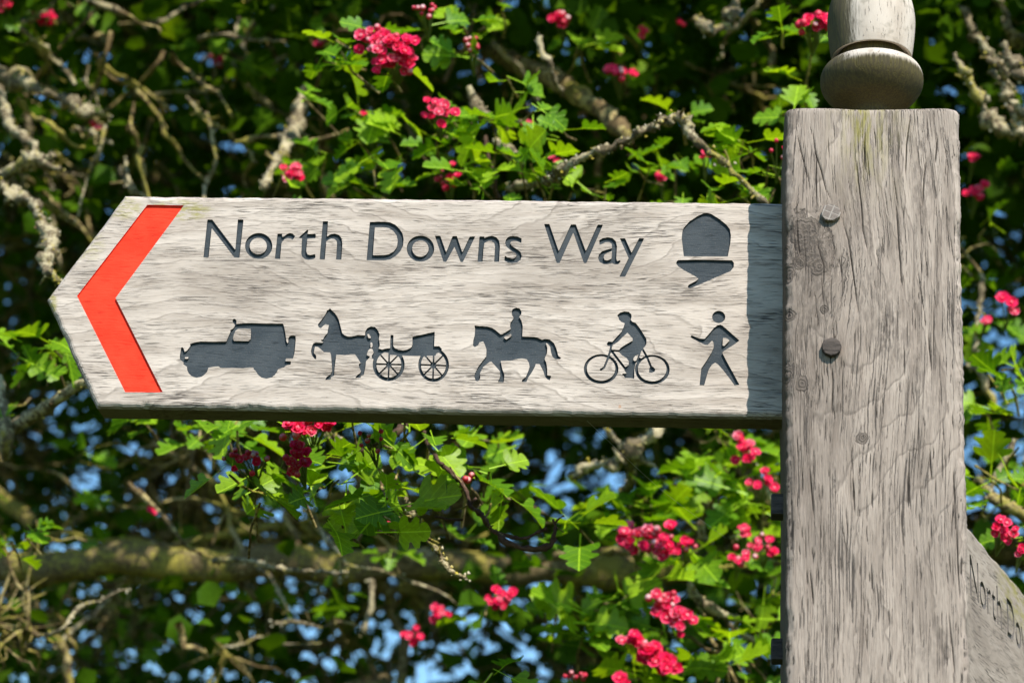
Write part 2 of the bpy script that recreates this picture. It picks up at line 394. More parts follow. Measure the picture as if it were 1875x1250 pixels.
A1, SA = (360, 390), 12.5
B1 = (490, 390); C1 = (660, 390); D1, SD = (790, 400), 10.417; E1, SE = (990, 400), 9.375
def ring(o, s, cx, cy_, rx, ry, ix, iy, irx, iry):
    return ((o[0] + cx / s, o[1] + cy_ / s), rx / s, ry / s, (o[0] + ix / s, o[1] + iy / s), irx / s, iry / s)
letters = [
 ('N', shape([P_([(248,150),(358,150),(885,845),(945,152),(1075,155),(980,1025),(865,1020),(345,345),(275,1020),(155,1018)], A1, SA)])),
 ('o', shape(rings=[ring(A1, SA, 1422, 755, 312, 297, 1412, 757, 196, 187)])),
 ('r', shape([P_([(225,475),(335,475),(330,545),(380,535),(440,480),(510,458),(570,470),(632,530),(575,615),(520,580),(450,575),(385,605),(330,665),(318,700),(285,1055),(165,1050)], B1, SA)])),
 ('t', shape([P_([(915,375),(935,395),(912,482),(1105,482),(1095,580),(910,590),(890,800),(885,880),(915,950),(980,965),(1090,938),(1095,1020),(1050,1055),(930,1075),(850,1055),(790,1000),(770,920),(790,580),(720,575),(725,550)], B1, SA)])),
 ('h', shape([P_([(1265,188),(1385,188),(1360,545),(1440,485),(1540,470),(1630,500),(1695,580),(1712,700),(1690,1065),(1565,1065),(1590,700),(1575,630),(1520,590),(1450,590),(1345,640),(1310,1065),(1190,1060)], B1, SA)])),
 ('D', shape([P_([(215,205),(550,200),(680,215),(800,270),(900,370),(965,470),(990,600),(975,750),(910,880),(800,990),(680,1060),(560,1082),(140,1082)], C1, SA)],
             [P_([(330,330),(560,330),(660,350),(760,420),(830,520),(855,640),(835,780),(760,880),(650,945),(540,965),(285,965)], C1, SA)])),
 ('o', shape(rings=[ring(C1, SA, 1374, 815, 314, 297, 1372, 815, 188, 186)])),
 ('w', shape([P_([(65,330),(170,330),(280,650),(405,335),(485,335),(590,650),(730,345),(835,345),(600,830),(555,830),(440,540),(280,830),(230,830)], D1, SD)])),
 ('n', shape([P_([(915,345),(1005,345),(1010,375),(1080,345),(1160,330),(1240,360),(1290,420),(1308,520),(1290,830),(1195,830),(1212,540),(1200,470),(1150,430),(1080,430),(1010,470),(995,560),(975,830),(878,830)], D1, SD)])),
 ('s', shape([P_([(1720,380),(1715,470),(1640,438),(1575,425),(1515,440),(1505,480),(1540,530),(1640,590),(1700,640),(1722,710),(1700,790),(1630,840),(1540,856),(1450,838),(1388,800),(1400,710),(1460,748),(1540,765),(1600,750),(1625,705),(1600,660),(1500,600),(1430,540),(1405,470),(1420,400),(1470,350),(1550,333),(1640,345)], D1, SD)])),
 ('W', shape([P_([(58,95),(150,95),(310,560),(520,103),(605,103),(775,560),(980,105),(1070,108),(785,765),(740,765),(560,240),(325,765),(275,765)], E1, SE)])),
 ('a', shape([P_([(1005,375),(1060,340),(1150,322),(1230,335),(1290,390),(1310,480),(1298,690),(1312,735),(1368,712),(1370,745),(1330,785),(1270,788),(1225,765),(1150,785),(1080,785),(1010,745),(985,680),(1000,620),(1050,565),(1120,540),(1225,510),(1220,440),(1180,405),(1110,410),(1050,440),(1010,455)], E1, SE)],
             [P_([(1225,560),(1150,585),(1095,620),(1080,670),(1100,715),(1150,720),(1215,690)], E1, SE)])),
 ('y', shape([P_([(1358,340),(1450,340),(1560,590),(1690,340),(1778,342),(1450,1000),(1350,1000),(1510,680)], E1, SE)])),
]
CO, CS = (320, 570), 7.8125
car = shape([P_([(75,690),(72,640),(85,560),(92,515),(110,510),(128,530),(140,580),(175,560),(205,520),(225,490),(215,465),(280,445),(370,428),(500,432),(640,432),(738,432),(750,400),(785,320),(800,285),(785,272),(835,245),(850,225),(862,195),(835,165),(825,135),(835,108),(860,105),(885,130),(878,180),(980,168),(1100,165),(1300,172),(1550,175),(1565,220),(1585,330),(1595,420),(1612,460),(1625,440),(1622,390),(1640,355),(1680,342),(1728,350),(1732,390),(1725,480),(1712,600),(1692,675),(1590,672),(1583,710),(1662,712),(1658,762),(1600,768),(1560,800),(1510,815),(1480,820),(1465,860),(1430,910),(1380,945),(1310,962),(1240,945),(1190,905),(1158,850),(1130,830),(1125,800),(1075,800),(970,812),(830,808),(655,808),(625,785),(560,790),(480,805),(465,860),(425,905),(380,935),(310,948),(240,925),(200,885),(178,840),(175,790),(120,755),(130,735),(105,710)], CO, CS)],
  [P_([(830,395),(845,330),(870,275),(905,248),(1085,248),(1090,300),(1085,395),(1060,422),(850,420)], CO, CS),
   P_([(142,652),(196,648),(192,676),(150,680)], CO, CS)])
HO, HS = (560, 550), 7.814
K1, KS = (660, 570), 8.928
def kp(x, y): return (K1[0] + x / KS, K1[1] + y / KS)
spokes = []
for (cx, cyy, rx, ry, off) in ((465, 865, 225, 235, 0), (1192, 880, 222, 240, 0)):
    for k in range(8):
        a = RAD(k * 45 + 2)
        spokes.append(([kp(cx, cyy), kp(cx + rx * math.cos(a), cyy + ry * math.sin(a))], 26 / KS))
horse = shape([P_([(345,108),(375,145),(420,185),(450,230),(475,285),(495,365),(520,465),(550,495),(600,515),(660,515),(740,495),(845,500),(880,540),(915,560),(915,690),(890,720),(870,780),(920,800),(900,830),(860,870),(855,940),(830,1065),(790,1075),(785,1105),(705,1108),(735,1065),(775,1040),(790,1010),(765,960),(755,910),(785,895),(745,830),(705,770),(640,770),(560,782),(435,775),(430,830),(412,960),(405,1075),(365,1090),(355,1130),(275,1135),(300,1090),(350,1060),(375,1010),(370,900),(360,780),(345,740),(260,740),(225,705),(170,660),(130,660),(120,720),(115,750),(150,790),(148,840),(125,835),(85,780),(72,720),(90,650),(105,615),(140,600),(240,605),(250,590),(215,578),(218,562),(245,560),(265,515),(310,465),(318,410),(330,350),(280,340),(245,365),(215,398),(180,380),(172,340),(215,290),(265,220),(295,170),(300,145),(330,130)], HO, HS),
  P_([(845,505),(850,440),(880,395),(930,370),(990,378),(1030,425),(1055,480),(1045,560),(1060,635),(1040,690),(1035,800),(1010,850),(945,830),(942,785),(975,750),(950,690),(905,692),(905,560),(860,530)], HO, HS),
  P_([(200,680),(300,608),(375,628),(485,600),(492,385),(540,385),(535,560),(560,600),(620,625),(690,635),(760,625),(830,590),(850,550),(850,415),(1215,332),(1205,570),(1290,568),(1330,610),(1325,650),(1240,690),(1225,725),(1000,728),(840,728),(640,715),(490,712),(475,680),(380,665),(345,690),(300,680)], K1, KS)],
  [P_([(878,480),(905,480),(930,520),(925,548),(890,530)], HO, HS), P_([(925,598),(948,600),(958,640),(945,675),(925,675)], HO, HS)],
  lines=spokes, ells=[(kp(465, 868), 45 / KS, 45 / KS), (kp(1192, 880), 50 / KS, 50 / KS)],
  rings=[ring(K1, KS, 461, 870, 261, 268, 464, 868, 203, 212), ring(K1, KS, 1196, 876, 251, 274, 1194, 876, 204, 222)])
RO, RS = (850, 550), 7.8105
rider = shape([P_([(145,355),(230,368),(330,372),(400,392),(450,425),(520,485),(545,482),(668,405),(655,370),(660,320),(710,250),(685,215),(678,170),(690,125),(740,103),(790,112),(820,155),(815,200),(785,230),(820,290),(838,370),(830,515),(1000,520),(1060,535),(1110,562),(1165,548),(1225,560),(1285,610),(1320,690),(1345,790),(1388,822),(1370,838),(1310,842),(1265,810),(1240,740),(1230,660),(1195,620),(1165,600),(1190,680),(1185,750),(1155,820),(1150,840),(1175,890),(1188,980),(1188,1070),(1245,1075),(1225,1140),(1195,1130),(1155,1090),(1135,1020),(1100,950),(1080,910),(1022,905),(1015,940),(960,1040),(915,1100),(890,1165),(820,1165),(830,1130),(880,1095),(920,1000),(935,950),(925,890),(895,840),(830,828),(760,835),(660,858),(520,862),(545,980),(575,1060),(565,1170),(480,1165),(500,1125),(515,1090),(510,1010),(440,930),(385,870),(360,880),(270,950),(225,1040),(230,1110),(200,1155),(165,1150),(145,1090),(150,1050),(200,945),(315,800),(318,700),(290,620),(270,585),(215,600),(200,640),(150,668),(125,645),(130,570),(150,500),(155,400)], RO, RS)],
  [P_([(565,528),(600,505),(670,480),(680,505),(600,560)], RO, RS)])
YO, YS = (1060, 560), 8.3333
def yp(*a): return P_(a, YO, YS)
cyc = shape([yp((582,145),(630,100),(700,83),(760,90),(800,125),(805,165),(790,210),(815,240),(870,262),(930,340),(980,420),(1030,500),(1032,570),(1015,610),(985,640),(950,690),(905,740),(860,760),(832,795),(832,830),(875,850),(860,900),(845,960),(845,1110),(790,1100),(700,1098),(680,1060),(655,1048),(668,1030),(730,1030),(695,985),(688,940),(755,905),(765,850),(730,795),(660,755),(600,690),(640,635),(720,585),(820,530),(820,495),(740,408),(660,480),(600,545),(520,595),(500,612),(440,605),(422,578),(450,542),(510,548),(560,490),(650,395),(680,330),(700,265),(650,245),(612,210),(605,175)),
   yp((1075,940),(1130,925),(1168,965),(1155,1000),(1110,1020),(1070,1015))],
  lines=[(yp((500,570),(480,680),(435,820),(385,940),(335,970)), 3.9), (yp((500,682),(605,686)), 3.0), (yp((505,695),(690,935)), 4.3),
         (yp((960,640),(1040,780),(1110,950)), 3.9), (yp((940,690),(885,850)), 3.0), (yp((870,850),(930,800)), 3.0)],
  rings=[ring(YO, YS, 339, 961, 264, 226, 339, 954, 217, 186), ring(YO, YS, 1121, 970, 264, 225, 1119, 962, 218, 187)])
WO, WS = (1250, 560), 8.067
walk = shape([P_([(560,275),(600,300),(690,380),(840,510),(760,570),(600,670),(585,690),(640,800),(740,980),(840,1165),(765,1172),(700,1080),(600,950),(520,860),(480,835),(430,870),(385,940),(360,1020),(318,1172),(250,1170),(258,1080),(275,920),(345,820),(420,700),(460,610),(455,540),(435,510),(370,575),(320,570),(220,520),(115,465),(130,430),(240,480),(325,485),(400,400),(460,325),(515,285)], WO, WS)],
  [P_([(595,470),(650,475),(695,510),(615,590),(590,585)], WO, WS)], ells=[((WO[0] + 532 / WS, WO[1] + 162 / WS), 97 / WS, 90 / WS)])
NO, NS = (1220, 380), 7.813
acorn = shape([P_([(580,78),(640,90),(760,165),(860,245),(910,310),(925,400),(918,500),(880,700),(250,698),(235,560),(220,440),(230,340),(250,290),(330,200),(450,120),(530,85)], NO, NS),
   P_([(175,750),(560,745),(940,755),(968,790),(965,850),(920,910),(800,960),(560,1065),(370,1145),(325,1155),(305,1130),(320,1105),(440,1040),(460,1015),(400,975),(250,895),(170,840),(140,800),(150,765)], NO, NS)])
chev_px = [(269.7,374.9),(336.7,376.0),(211.6,545.3),(298.0,717.5),(229.3,717.5),(141.0,541.6)]
chevron = [np.array(chev_px)]

def to_board(c):
    x, z = plane_xz(c[:, 0], c[:, 1], 0.0); return np.stack([x, z], 1)
symbols = [('letter', [to_board(c) for c in s], 'd') for _, s in letters]
letters_b = list(symbols)
symbols += [('car_symbol', [to_board(c) for c in car], 'd'), ('horse_carriage_symbol', [to_board(c) for c in horse], 'd'),
            ('horse_rider_symbol', [to_board(c) for c in rider], 'd'), ('cyclist_symbol', [to_board(c) for c in cyc], 'd'),
            ('walker_symbol', [to_board(c) for c in walk], 'd'), ('acorn_symbol', [to_board(c) for c in acorn], 'd')]
chev_b = to_board(chevron[0])
symbols += [('direction_arrow', [chev_b], 'r')]

def inside(px, pz, loops):
    r = np.zeros(px.shape, bool)
    for L in loops:
        a = L; b_ = np.roll(L, -1, 0)
        for i in range(len(a)):
            c = (a[i, 1] > pz) != (b_[i, 1] > pz)
            if not c.any(): continue
            r ^= c & (px < a[i, 0] + (pz - a[i, 1]) * (b_[i, 0] - a[i, 0]) / (b_[i, 1] - a[i, 1] + 1e-15))
    return r
def cdt(loops, extra=None):
    vs = []; es = []
    for L in loops:
        k = len(vs); n = len(L)
        vs += [Vector((float(x) * 100, float(z) * 100)) for x, z in L]
        es += [(k + i, k + (i + 1) % n) for i in range(n)]
    if extra is not None: vs += [Vector((float(x) * 100, float(z) * 100)) for x, z in extra]
    v, e, f, *_ = delaunay_2d_cdt(vs, es, [], 0, 1e-7)
    V = np.array([(q.x / 100, q.y / 100) for q in v]); F = np.array(f)
    c = V[F].mean(1)
    return V, F, c

CARVE = 0.0021
TH = 0.0355
def densify(L, step):
    out = []
    for i in range(len(L)):
        a, b_ = L[i], L[(i + 1) % len(L)]
        n = max(1, int(np.hypot(*(b_ - a)) / step))
        for k in range(n): out.append(a + (b_ - a) * k / n)
    return np.array(out)
def offset_in(L, d):
    """inward offset of a clockwise/ccw closed loop using averaged vertex normals"""
    area = 0.5 * np.sum(L[:, 0] * np.roll(L[:, 1], -1) - np.roll(L[:, 0], -1) * L[:, 1])
    s_ = 1 if area > 0 else -1
    t1 = np.roll(L, -1, 0) - L; t1 /= np.linalg.norm(t1, axis=1)[:, None]
    t0 = np.roll(t1, 1, 0)
    n0 = np.stack([-t0[:, 1], t0[:, 0]], 1) * s_; n1 = np.stack([-t1[:, 1], t1[:, 0]], 1) * s_
    m = n0 + n1; m /= np.linalg.norm(m, axis=1)[:, None]
    k = 1 / np.clip((m * n1).sum(1), .5, 1)
    return L + m * (np.asarray(d).reshape(-1, 1) if np.ndim(d) else d) * k[:, None]

def build_board(outline, syms, mat, parent, name='finger_board', world=None, wear=1.0, dens=0.004):
    """solid board: front skin with carved openings, rounded worn arrises, painted carvings as children"""
    R = 0.005
    base = densify(outline, dens)
    n = len(base)
    wob = np.convolve(rng.normal(size=n * 3), np.ones(5) / 5, 'same')[n:2 * n] * .0007 * wear
    rim = offset_in(base, np.abs(wob))
    rings = []
    for (off, y) in ((R, 0), (R * .62, .0005), (R * .25, .0020), (0, R), (0, TH - R), (R * .3, TH - R * .25), (R, TH)):
        o_ = offset_in(rim, off + (np.abs(wob) * 1.5 if y < .004 else 0))
        rings.append(np.stack([o_[:, 0], np.full(n, y), o_[:, 1]], 1))
    frontloop = rings[0][:, [0, 2]]
    loops = [frontloop] + [L for _, ls, _ in syms for L in ls]
    V2, F2, c = cdt(loops)
    ok = inside(c[:, 0], c[:, 1], [frontloop])
    hole = inside(c[:, 0], c[:, 1], loops[1:]) if len(loops) > 1 else np.zeros(len(c), bool)
    F2f = F2[ok & ~hole]
    V = [np.stack([V2[:, 0], np.zeros(len(V2)), V2[:, 1]], 1)]; k = len(V2)
    F = [list(map(int, f)) for f in F2f]
    # make front faces look to -y
    def orient(F, V, want):
        out = []
        for f in F:
            a, b_, c_ = V[f[0]], V[f[1]], V[f[2]]
            nn = np.cross(b_ - a, c_ - a)
            out.append(f if nn[1] * want > 0 else f[::-1])
        return out
    F = orient(F, V[0], -1)
    area = 0.5 * np.sum(base[:, 0] * np.roll(base[:, 1], -1) - np.roll(base[:, 0], -1) * base[:, 1])
    st = k
    for r_ in rings: V.append(r_)
    for q in range(len(rings) - 1):
        a0 = st + q * n; b0 = st + (q + 1) * n
        for i in range(n):
            j = (i + 1) % n
            f = [a0 + i, b0 + i, b0 + j, a0 + j]
            F.append(f if area > 0 else f[::-1])
    V3, F3, c3 = cdt([rings[-1][:, [0, 2]]])
    kk = st + n * len(rings)
    ok3 = inside(c3[:, 0], c3[:, 1], [rings[-1][:, [0, 2]]])
    VB = np.stack([V3[:, 0], np.full(len(V3), TH), V3[:, 1]], 1)
    V.append(VB)
    F += [[kk + i for i in f] for f in orient([list(map(int, f)) for f in F3[ok3]], VB, 1)]
    bo = mesh_obj(name, np.concatenate(V), F, mat, None, link_it=False)
    if world is not None: bo.matrix_world = world
    link(bo, parent)
    bpy.context.view_layer.update()
    for nm, ls, kind in syms:
        V2, F2, c = cdt(ls); F2 = F2[inside(c[:, 0], c[:, 1], ls)]
        fl = np.stack([V2[:, 0], np.full(len(V2), CARVE), V2[:, 1]], 1)
        FF = orient([list(map(int, f)) for f in F2], fl, -1)
        VV = [fl]; k = len(fl)
        for L in ls:
            m = len(L)
            VV.append(np.stack([L[:, 0], np.zeros(m), L[:, 1]], 1)); VV.append(np.stack([L[:, 0], np.full(m, CARVE), L[:, 1]], 1))
            for i in range(m): FF.append([k + i, k + m + i, k + m + (i + 1) % m, k + (i + 1) % m])
            k += 2 * m
        so_ = mesh_obj(nm, np.concatenate(VV), FF, {'r': M_red, 'd': M_dark, 'w': M_worn}[kind], None, link_it=False)
        if world is not None: so_.matrix_world = world
        link(so_, bo)
    return bo

# ------------------------------------------------------------------ signpost
GZ = -2.40
xl_t, z_t = plane_xz(1436.5, 203, PF); xl_b, z_b = plane_xz(1436, 1250, PF)
xr_t, _ = plane_xz(1758, 203, PF); xr_b, _ = plane_xz(1778, 1250, PF)
xl_t, xl_b, xr_t, xr_b, z_t, z_b = map(float, (xl_t, xl_b, xr_t, xr_b, z_t, z_b))
ZTOP = float(plane_xz(1594, 198, PF)[1])
signpost = empty('signpost', ((xl_b + xr_b) / 2, PF + PD / 2, GZ), 'weathered oak fingerpost with a finial, pegs and a carved arm pointing left', 'signpost')

def build_post():
    # perimeter profile, dense on the front face, rounded corners
    NX = 270; r = .0075
    def prof(z):
        k = (z - z_b) / (z_t - z_b)
        k = max(k, -1.5)
        return xl_b + (xl_t - xl_b) * k, xr_b + (xr_t - xr_b) * k
    zs = list(np.arange(ZTOP - .0035, z_b - .12, -.0024))
    zs += list(np.linspace(zs[-1] - .03, GZ - .3, 50))
    zs = np.array(zs)
    u = np.concatenate([[0], np.linspace(0, 1, NX)[1:-1], [1]])
    cols = []
    for a in np.linspace(0, 90, 7)[:-1]: cols.append(('lf', a))
    for t in u: cols.append(('f', t))
    for a in np.linspace(0, 90, 7)[1:]: cols.append(('rf', a))
    for t in np.linspace(0, 1, 16)[1:-1]: cols.append(('r', t))
    for a in np.linspace(0, 90, 5): cols.append(('rb', a))
    for t in np.linspace(0, 1, 16)[1:-1]: cols.append(('b', t))
    for a in np.linspace(0, 90, 5): cols.append(('lb', a))
    for t in np.linspace(0, 1, 22)[1:-1]: cols.append(('l', t))
    P = np.zeros((len(zs), len(cols), 3)); NRM = np.zeros((len(cols), 2))
    yf, yb = PF, PF + PD
    for j, (k, t) in enumerate(cols):
        c, s_ = math.cos(RAD(t)), math.sin(RAD(t))
        if k == 'lf': NRM[j] = (-c, -s_)
        elif k == 'f': NRM[j] = (0, -1)
        elif k == 'rf': NRM[j] = (s_, -c)
        elif k == 'r': NRM[j] = (1, 0)
        elif k == 'rb': NRM[j] = (c, s_)
        elif k == 'b': NRM[j] = (0, 1)
        elif k == 'lb': NRM[j] = (-s_, c)
        else: NRM[j] = (-1, 0)
    for i, z in enumerate(zs):
        x0, x1 = prof(z)
        for j, (k, t) in enumerate(cols):
            nx, ny = NRM[j]
            if k == 'lf': p = (x0 + r + nx * r, yf + r + ny * r)
            elif k == 'f': p = (x0 + r + (x1 - x0 - 2 * r) * t, yf)
            elif k == 'rf': p = (x1 - r + nx * r, yf + r + ny * r)
            elif k == 'r': p = (x1, yf + r + (PD - 2 * r) * t)
            elif k == 'rb': p = (x1 - r + nx * r, yb - r + ny * r)
            elif k == 'b': p = (x1 - r - (x1 - x0 - 2 * r) * t, yb)
            elif k == 'lb': p = (x0 + r + nx * r, yb - r + ny * r)
            else: p = (x0, yb - r - (PD - 2 * r) * t)
            P[i, j] = (p[0], p[1], z)
    X, Z = P[..., 0], P[..., 2]
    disp = np.zeros(X.shape); crack = np.zeros(X.shape)
    # low swells and worn arrises
    disp += .0006 * np.sin(X * 90 + np.sin(Z * 11) * 2) * np.sin(Z * 23 + X * 30)
    nz, nc = X.shape
    nj = rng.normal(size=(nz, nc)) * .00010
    nj = (nj + np.roll(nj, 1, 0) + np.roll(nj, 2, 0)) * .8
    disp += nj
    corner = np.array([k in ('lf', 'rf') for k, _ in cols])
    g = np.convolve(rng.normal(size=nz), np.ones(6) / 6, 'same')[:, None]
    disp[:, corner] -= np.abs(g) * .0022
    front = np.array([k in ('lf', 'f', 'rf') for k, _ in cols])
    # long drying cracks
    def add_crack(pts, w, depth):
        z_ = np.array([p[1] for p in pts]); x_ = np.array([p[0] for p in pts]); o_ = np.argsort(z_)
        z_, x_ = z_[o_], x_[o_]
        zz = zs
        sel = (zz > z_[0]) & (zz < z_[-1])
        if not sel.any(): return
        cx = np.interp(zz, z_, x_) + np.cumsum(rng.normal(size=nz)) * .00006
        t = np.clip((zz - z_[0]) / (z_[-1] - z_[0] + 1e-9), 0, 1)
        amp = np.sqrt(np.clip(4 * t * (1 - t), 0, 1)) * sel
        dd = np.abs(X - cx[:, None]) / w
        f = np.clip(1.25 - dd, 0, 1) * amp[:, None] * front[None, :]
        np.maximum(crack, f, out=crack)
        disp[:] -= f * depth
    known = [[(1487,235),(1493,280),(1503,310),(1512,345),(1525,372)],[(1458,240),(1470,290),(1480,330)],[(1584,240),(1583,275),(1583,312)],
             [(1569,290),(1577,370),(1580,420),(1592,470)],[(1668,205),(1660,270),(1658,325)],[(1541,398),(1553,440),(1562,500),(1572,575)],
             [(1641,370),(1645,440),(1650,520)],[(1524,662),(1527,700),(1525,760)],[(1533,612),(1526,632)],[(1695,290),(1690,330),(1687,380)],
             [(1459,395),(1461,440),(1465,465),(1478,480)],[(1495,440),(1503,470),(1511,490)],[(1716,250),(1712,300)],[(1700,610),(1706,680)],
             [(1665,820),(1664,900),(1668,940)],[(1750,960),(1754,1040),(1757,1100)],[(1480,850),(1484,900),(1488,950)],[(1560,870),(1565,940)],
             [(1735,1120),(1742,1180),(1748,1240)],[(1745,860),(1748,930)],[(1660,870),(1662,930)],[(1705,820),(1708,880)],[(1484,1040),(1491,1110)]]
    for c in known:
        q = [plane_xz(px, py, PF) for px, py in c]
        add_crack([(float(a), float(b_)) for a, b_ in q], .00062, .0016)
    for _ in range(330):
        px = random.uniform(1440, 1765); py = random.uniform(215, 1260)
        low = py > 560
        if not low and random.random() < .35: continue
        L = random.choice((18, 25, 35, 50, 80)) * random.uniform(.7, 1.3)
        sl = random.uniform(-.02, .09) if low else random.uniform(.0, .16)
        q = [plane_xz(px + sl * L * t + random.uniform(-1, 1), py + L * t, PF) for t in (0, .35, .7, 1)]
        add_crack([(float(a), float(b_)) for a, b_ in q], random.uniform(.00030, .00052), .0008)
    P[..., 0] += NRM[None, :, 0] * disp; P[..., 1] += NRM[None, :, 1] * disp
    nzc = len(cols)
    V = P.reshape(-1, 3)
    idx = np.arange(nz * nzc).reshape(nz, nzc)
    a = idx[:-1]; b_ = idx[1:]; ar = np.roll(a, -1, 1); br = np.roll(b_, -1, 1)
    F = np.stack([a, ar, br, b_], -1).reshape(-1, 4)
    F = F[:, ::-1]
    F = [list(map(int, f)) for f in F]
    # rounded top: two inset rings and a cap (upper corners rounded more on the left)
    top = P[0]; c0 = top.mean(0); V = list(map(tuple, V)); last = idx[0]
    for (ins, dz) in ((.0015, .0024), (.005, .0036), (.012, .0042)):
        ring_ = []
        for p in top:
            d = c0 - p; d[2] = 0; q = p + d / np.linalg.norm(d) * ins
            ring_.append(len(V)); V.append((q[0], q[1], p[2] + dz))
        for i in range(nzc):
            j = (i + 1) % nzc
            F.append([int(last[i]), int(ring_[i]), int(ring_[j]), int(last[j])][::-1])
        last = ring_
    F.append([int(i) for i in last])
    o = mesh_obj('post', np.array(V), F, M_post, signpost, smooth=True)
    at_ = o.data.attributes.new('crack', 'FLOAT', 'POINT')
    vals = np.zeros(len(V), np.float32); vals[:nz * nzc] = crack.ravel()
    at_.data.foreach_set('value', vals)
    return o
post = build_post()
post['label'] = 'square weathered oak post with vertical drying cracks and knots'

# finial: turned acorn on a collar
def lathe(name, prof, mat, cx, cyy, n=72, parent=None):
    prof = np.array(prof); k = len(prof)
    a = np.linspace(0, 2 * math.pi, n, endpoint=False)
    V = np.stack([cx + prof[:, 0][:, None] * np.cos(a), cyy + prof[:, 0][:, None] * np.sin(a), np.repeat(prof[:, 1][:, None], n, 1)], -1)
    V = V.reshape(-1, 3)
    idx = np.arange(k * n).reshape(k, n)
    A_, B_ = idx[:-1], idx[1:]
    F = np.stack([A_, np.roll(A_, -1, 1), np.roll(B_, -1, 1), B_], -1).reshape(-1, 4)
    # local coordinates so that the Object texture space sits on the axis
    V[:, 0] -= cx; V[:, 1] -= cyy
    o = mesh_obj(name, V, F, mat, None, smooth=True, link_it=False)
    o.location = (cx, cyy, 0)
    bpy.context.view_layer.update()
    return o
FY = PF + PD / 2
def smooth_prof(p, m=5):
    p = np.array(p); out = []
    for i in range(len(p) - 1):
        p0 = p[max(i - 1, 0)]; p1 = p[i]; p2 = p[i + 1]; p3 = p[min(i + 2, len(p) - 1)]
        for k in range(m):
            t = k / m
            out.append(.5 * ((2 * p1) + (-p0 + p2) * t + (2 * p0 - 5 * p1 + 4 * p2 - p3) * t * t + (-p0 + 3 * p1 - 3 * p2 + p3) * t ** 3))
    out.append(p[-1]); return out
axx = float(at(1596, 150, FY)[0])
def fr(rpx, py):
    q = at(1596, py, FY); s_ = FPX / float((q - CAM) @ FW)
    return (rpx / s_, float(q[2]))
body_prof = smooth_prof([fr(60, 103), fr(71, 108), fr(73.5, 103), fr(76, 88), fr(79, 60), fr(79.5, 38), fr(75, 12), fr(65, -8), fr(50, -24), fr(30, -38), fr(10, -47), fr(.5, -52)])
collar_prof = smooth_prof([fr(50, 262), fr(30, 232), fr(32, 208), fr(50, 197), fr(70, 188), fr(83, 176), fr(91, 164), fr(93.5, 152), fr(92, 140), fr(86, 130), fr(78, 125), fr(70, 122), fr(60, 121), fr(60, 103)])
fin = lathe('finial', body_prof, M_finial, axx, FY); link(fin, signpost)
fin['label'] = 'turned acorn-shaped oak cap above the post'
bpy.context.view_layer.update()
col_ = lathe('collar', collar_prof, M_collar, axx, FY); link(col_, fin)

# main arm
outl = np.array([plane_xz(px, py, 0) for px, py in ((83.5, 547), (227, 355.5), (800, 361.5), (1437, 369.5), (1434, 765), (1427, 764.5), (820, 756), (175, 745))]).reshape(-1, 2)
outl = np.array([(float(a), float(b_)) for a, b_ in outl])
xr = float(plane_xz(1437, 369.5, 0)[0])
outl[3, 0] = xr + .03; outl[4] = (xr + .03, outl[5, 1] - .0002); outl = np.delete(outl, 5, 0)
board = build_board(outl, symbols, M_board, signpost)
board['label'] = 'pale oak arm carved North Downs Way with a red arrow and five travel symbols'

# second arm, lower, running away to the right behind the post
def solve_arm():
    nL = np.array([c for c in letters_b[0][1][0]]); dL = letters_b[5][1][0]
    s_len = float(dL[:, 0].min() - nL[:, 0].min())
    best = None
    for a in np.linspace(30, 85, 56):
        for y0 in np.linspace(-.02, .16, 37):
            Np = at(1776, 1050, y0); d = np.array([math.cos(RAD(a)), math.sin(RAD(a)), 0])
            Q = Np + d * s_len; v = Q - CAM
            px = 937.5 + FPX * (v @ RT) / (v @ FW); py = 625 - FPX * (v @ UP) / (v @ FW)
            e = (px - 1842) ** 2 + (py - 1110) ** 2
            if best is None or e < best[0]: best = (e, a, y0, Np)
    return best
e_, ang, y0_, Np = solve_arm()
print('arm2', e_, ang, y0_, Np)
nL = letters_b[0][1][0]
lx0 = float(nL[:, 0].min()); lzc = float((nL[:, 1].min() + nL[:, 1].max()) / 2)
o2 = []
tp2, bt2 = .0455, .0455 - .166; mz = (tp2 + bt2) / 2
o2 = np.array([(-.17, bt2), (.56, bt2), (.62, mz), (.56, tp2), (-.17, tp2)])
sy2 = [(n_, [c - np.array([lx0, lzc]) for c in ls], k_) for n_, ls, k_ in letters_b]
ch2 = np.array([[.50, .072], [.53, .072], [.585, -.0], [.53, -.072], [.50, -.072], [.555, 0]]) + np.array([0, mz])
sy2 += [('direction_arrow', [ch2], 'r')]
Wm = Matrix.Translation(Vector(Np)) @ Matrix.Rotation(RAD(ang), 4, 'Z')
sy2 = [(n_, ls, k_ if k_ == 'r' else 'w') for n_, ls, k_ in sy2]
arm2 = build_board(o2, sy2, M_board2, signpost, world=Wm, dens=.008)
arm2['label'] = 'second lettered arm, lower down, running back to the right behind the post'

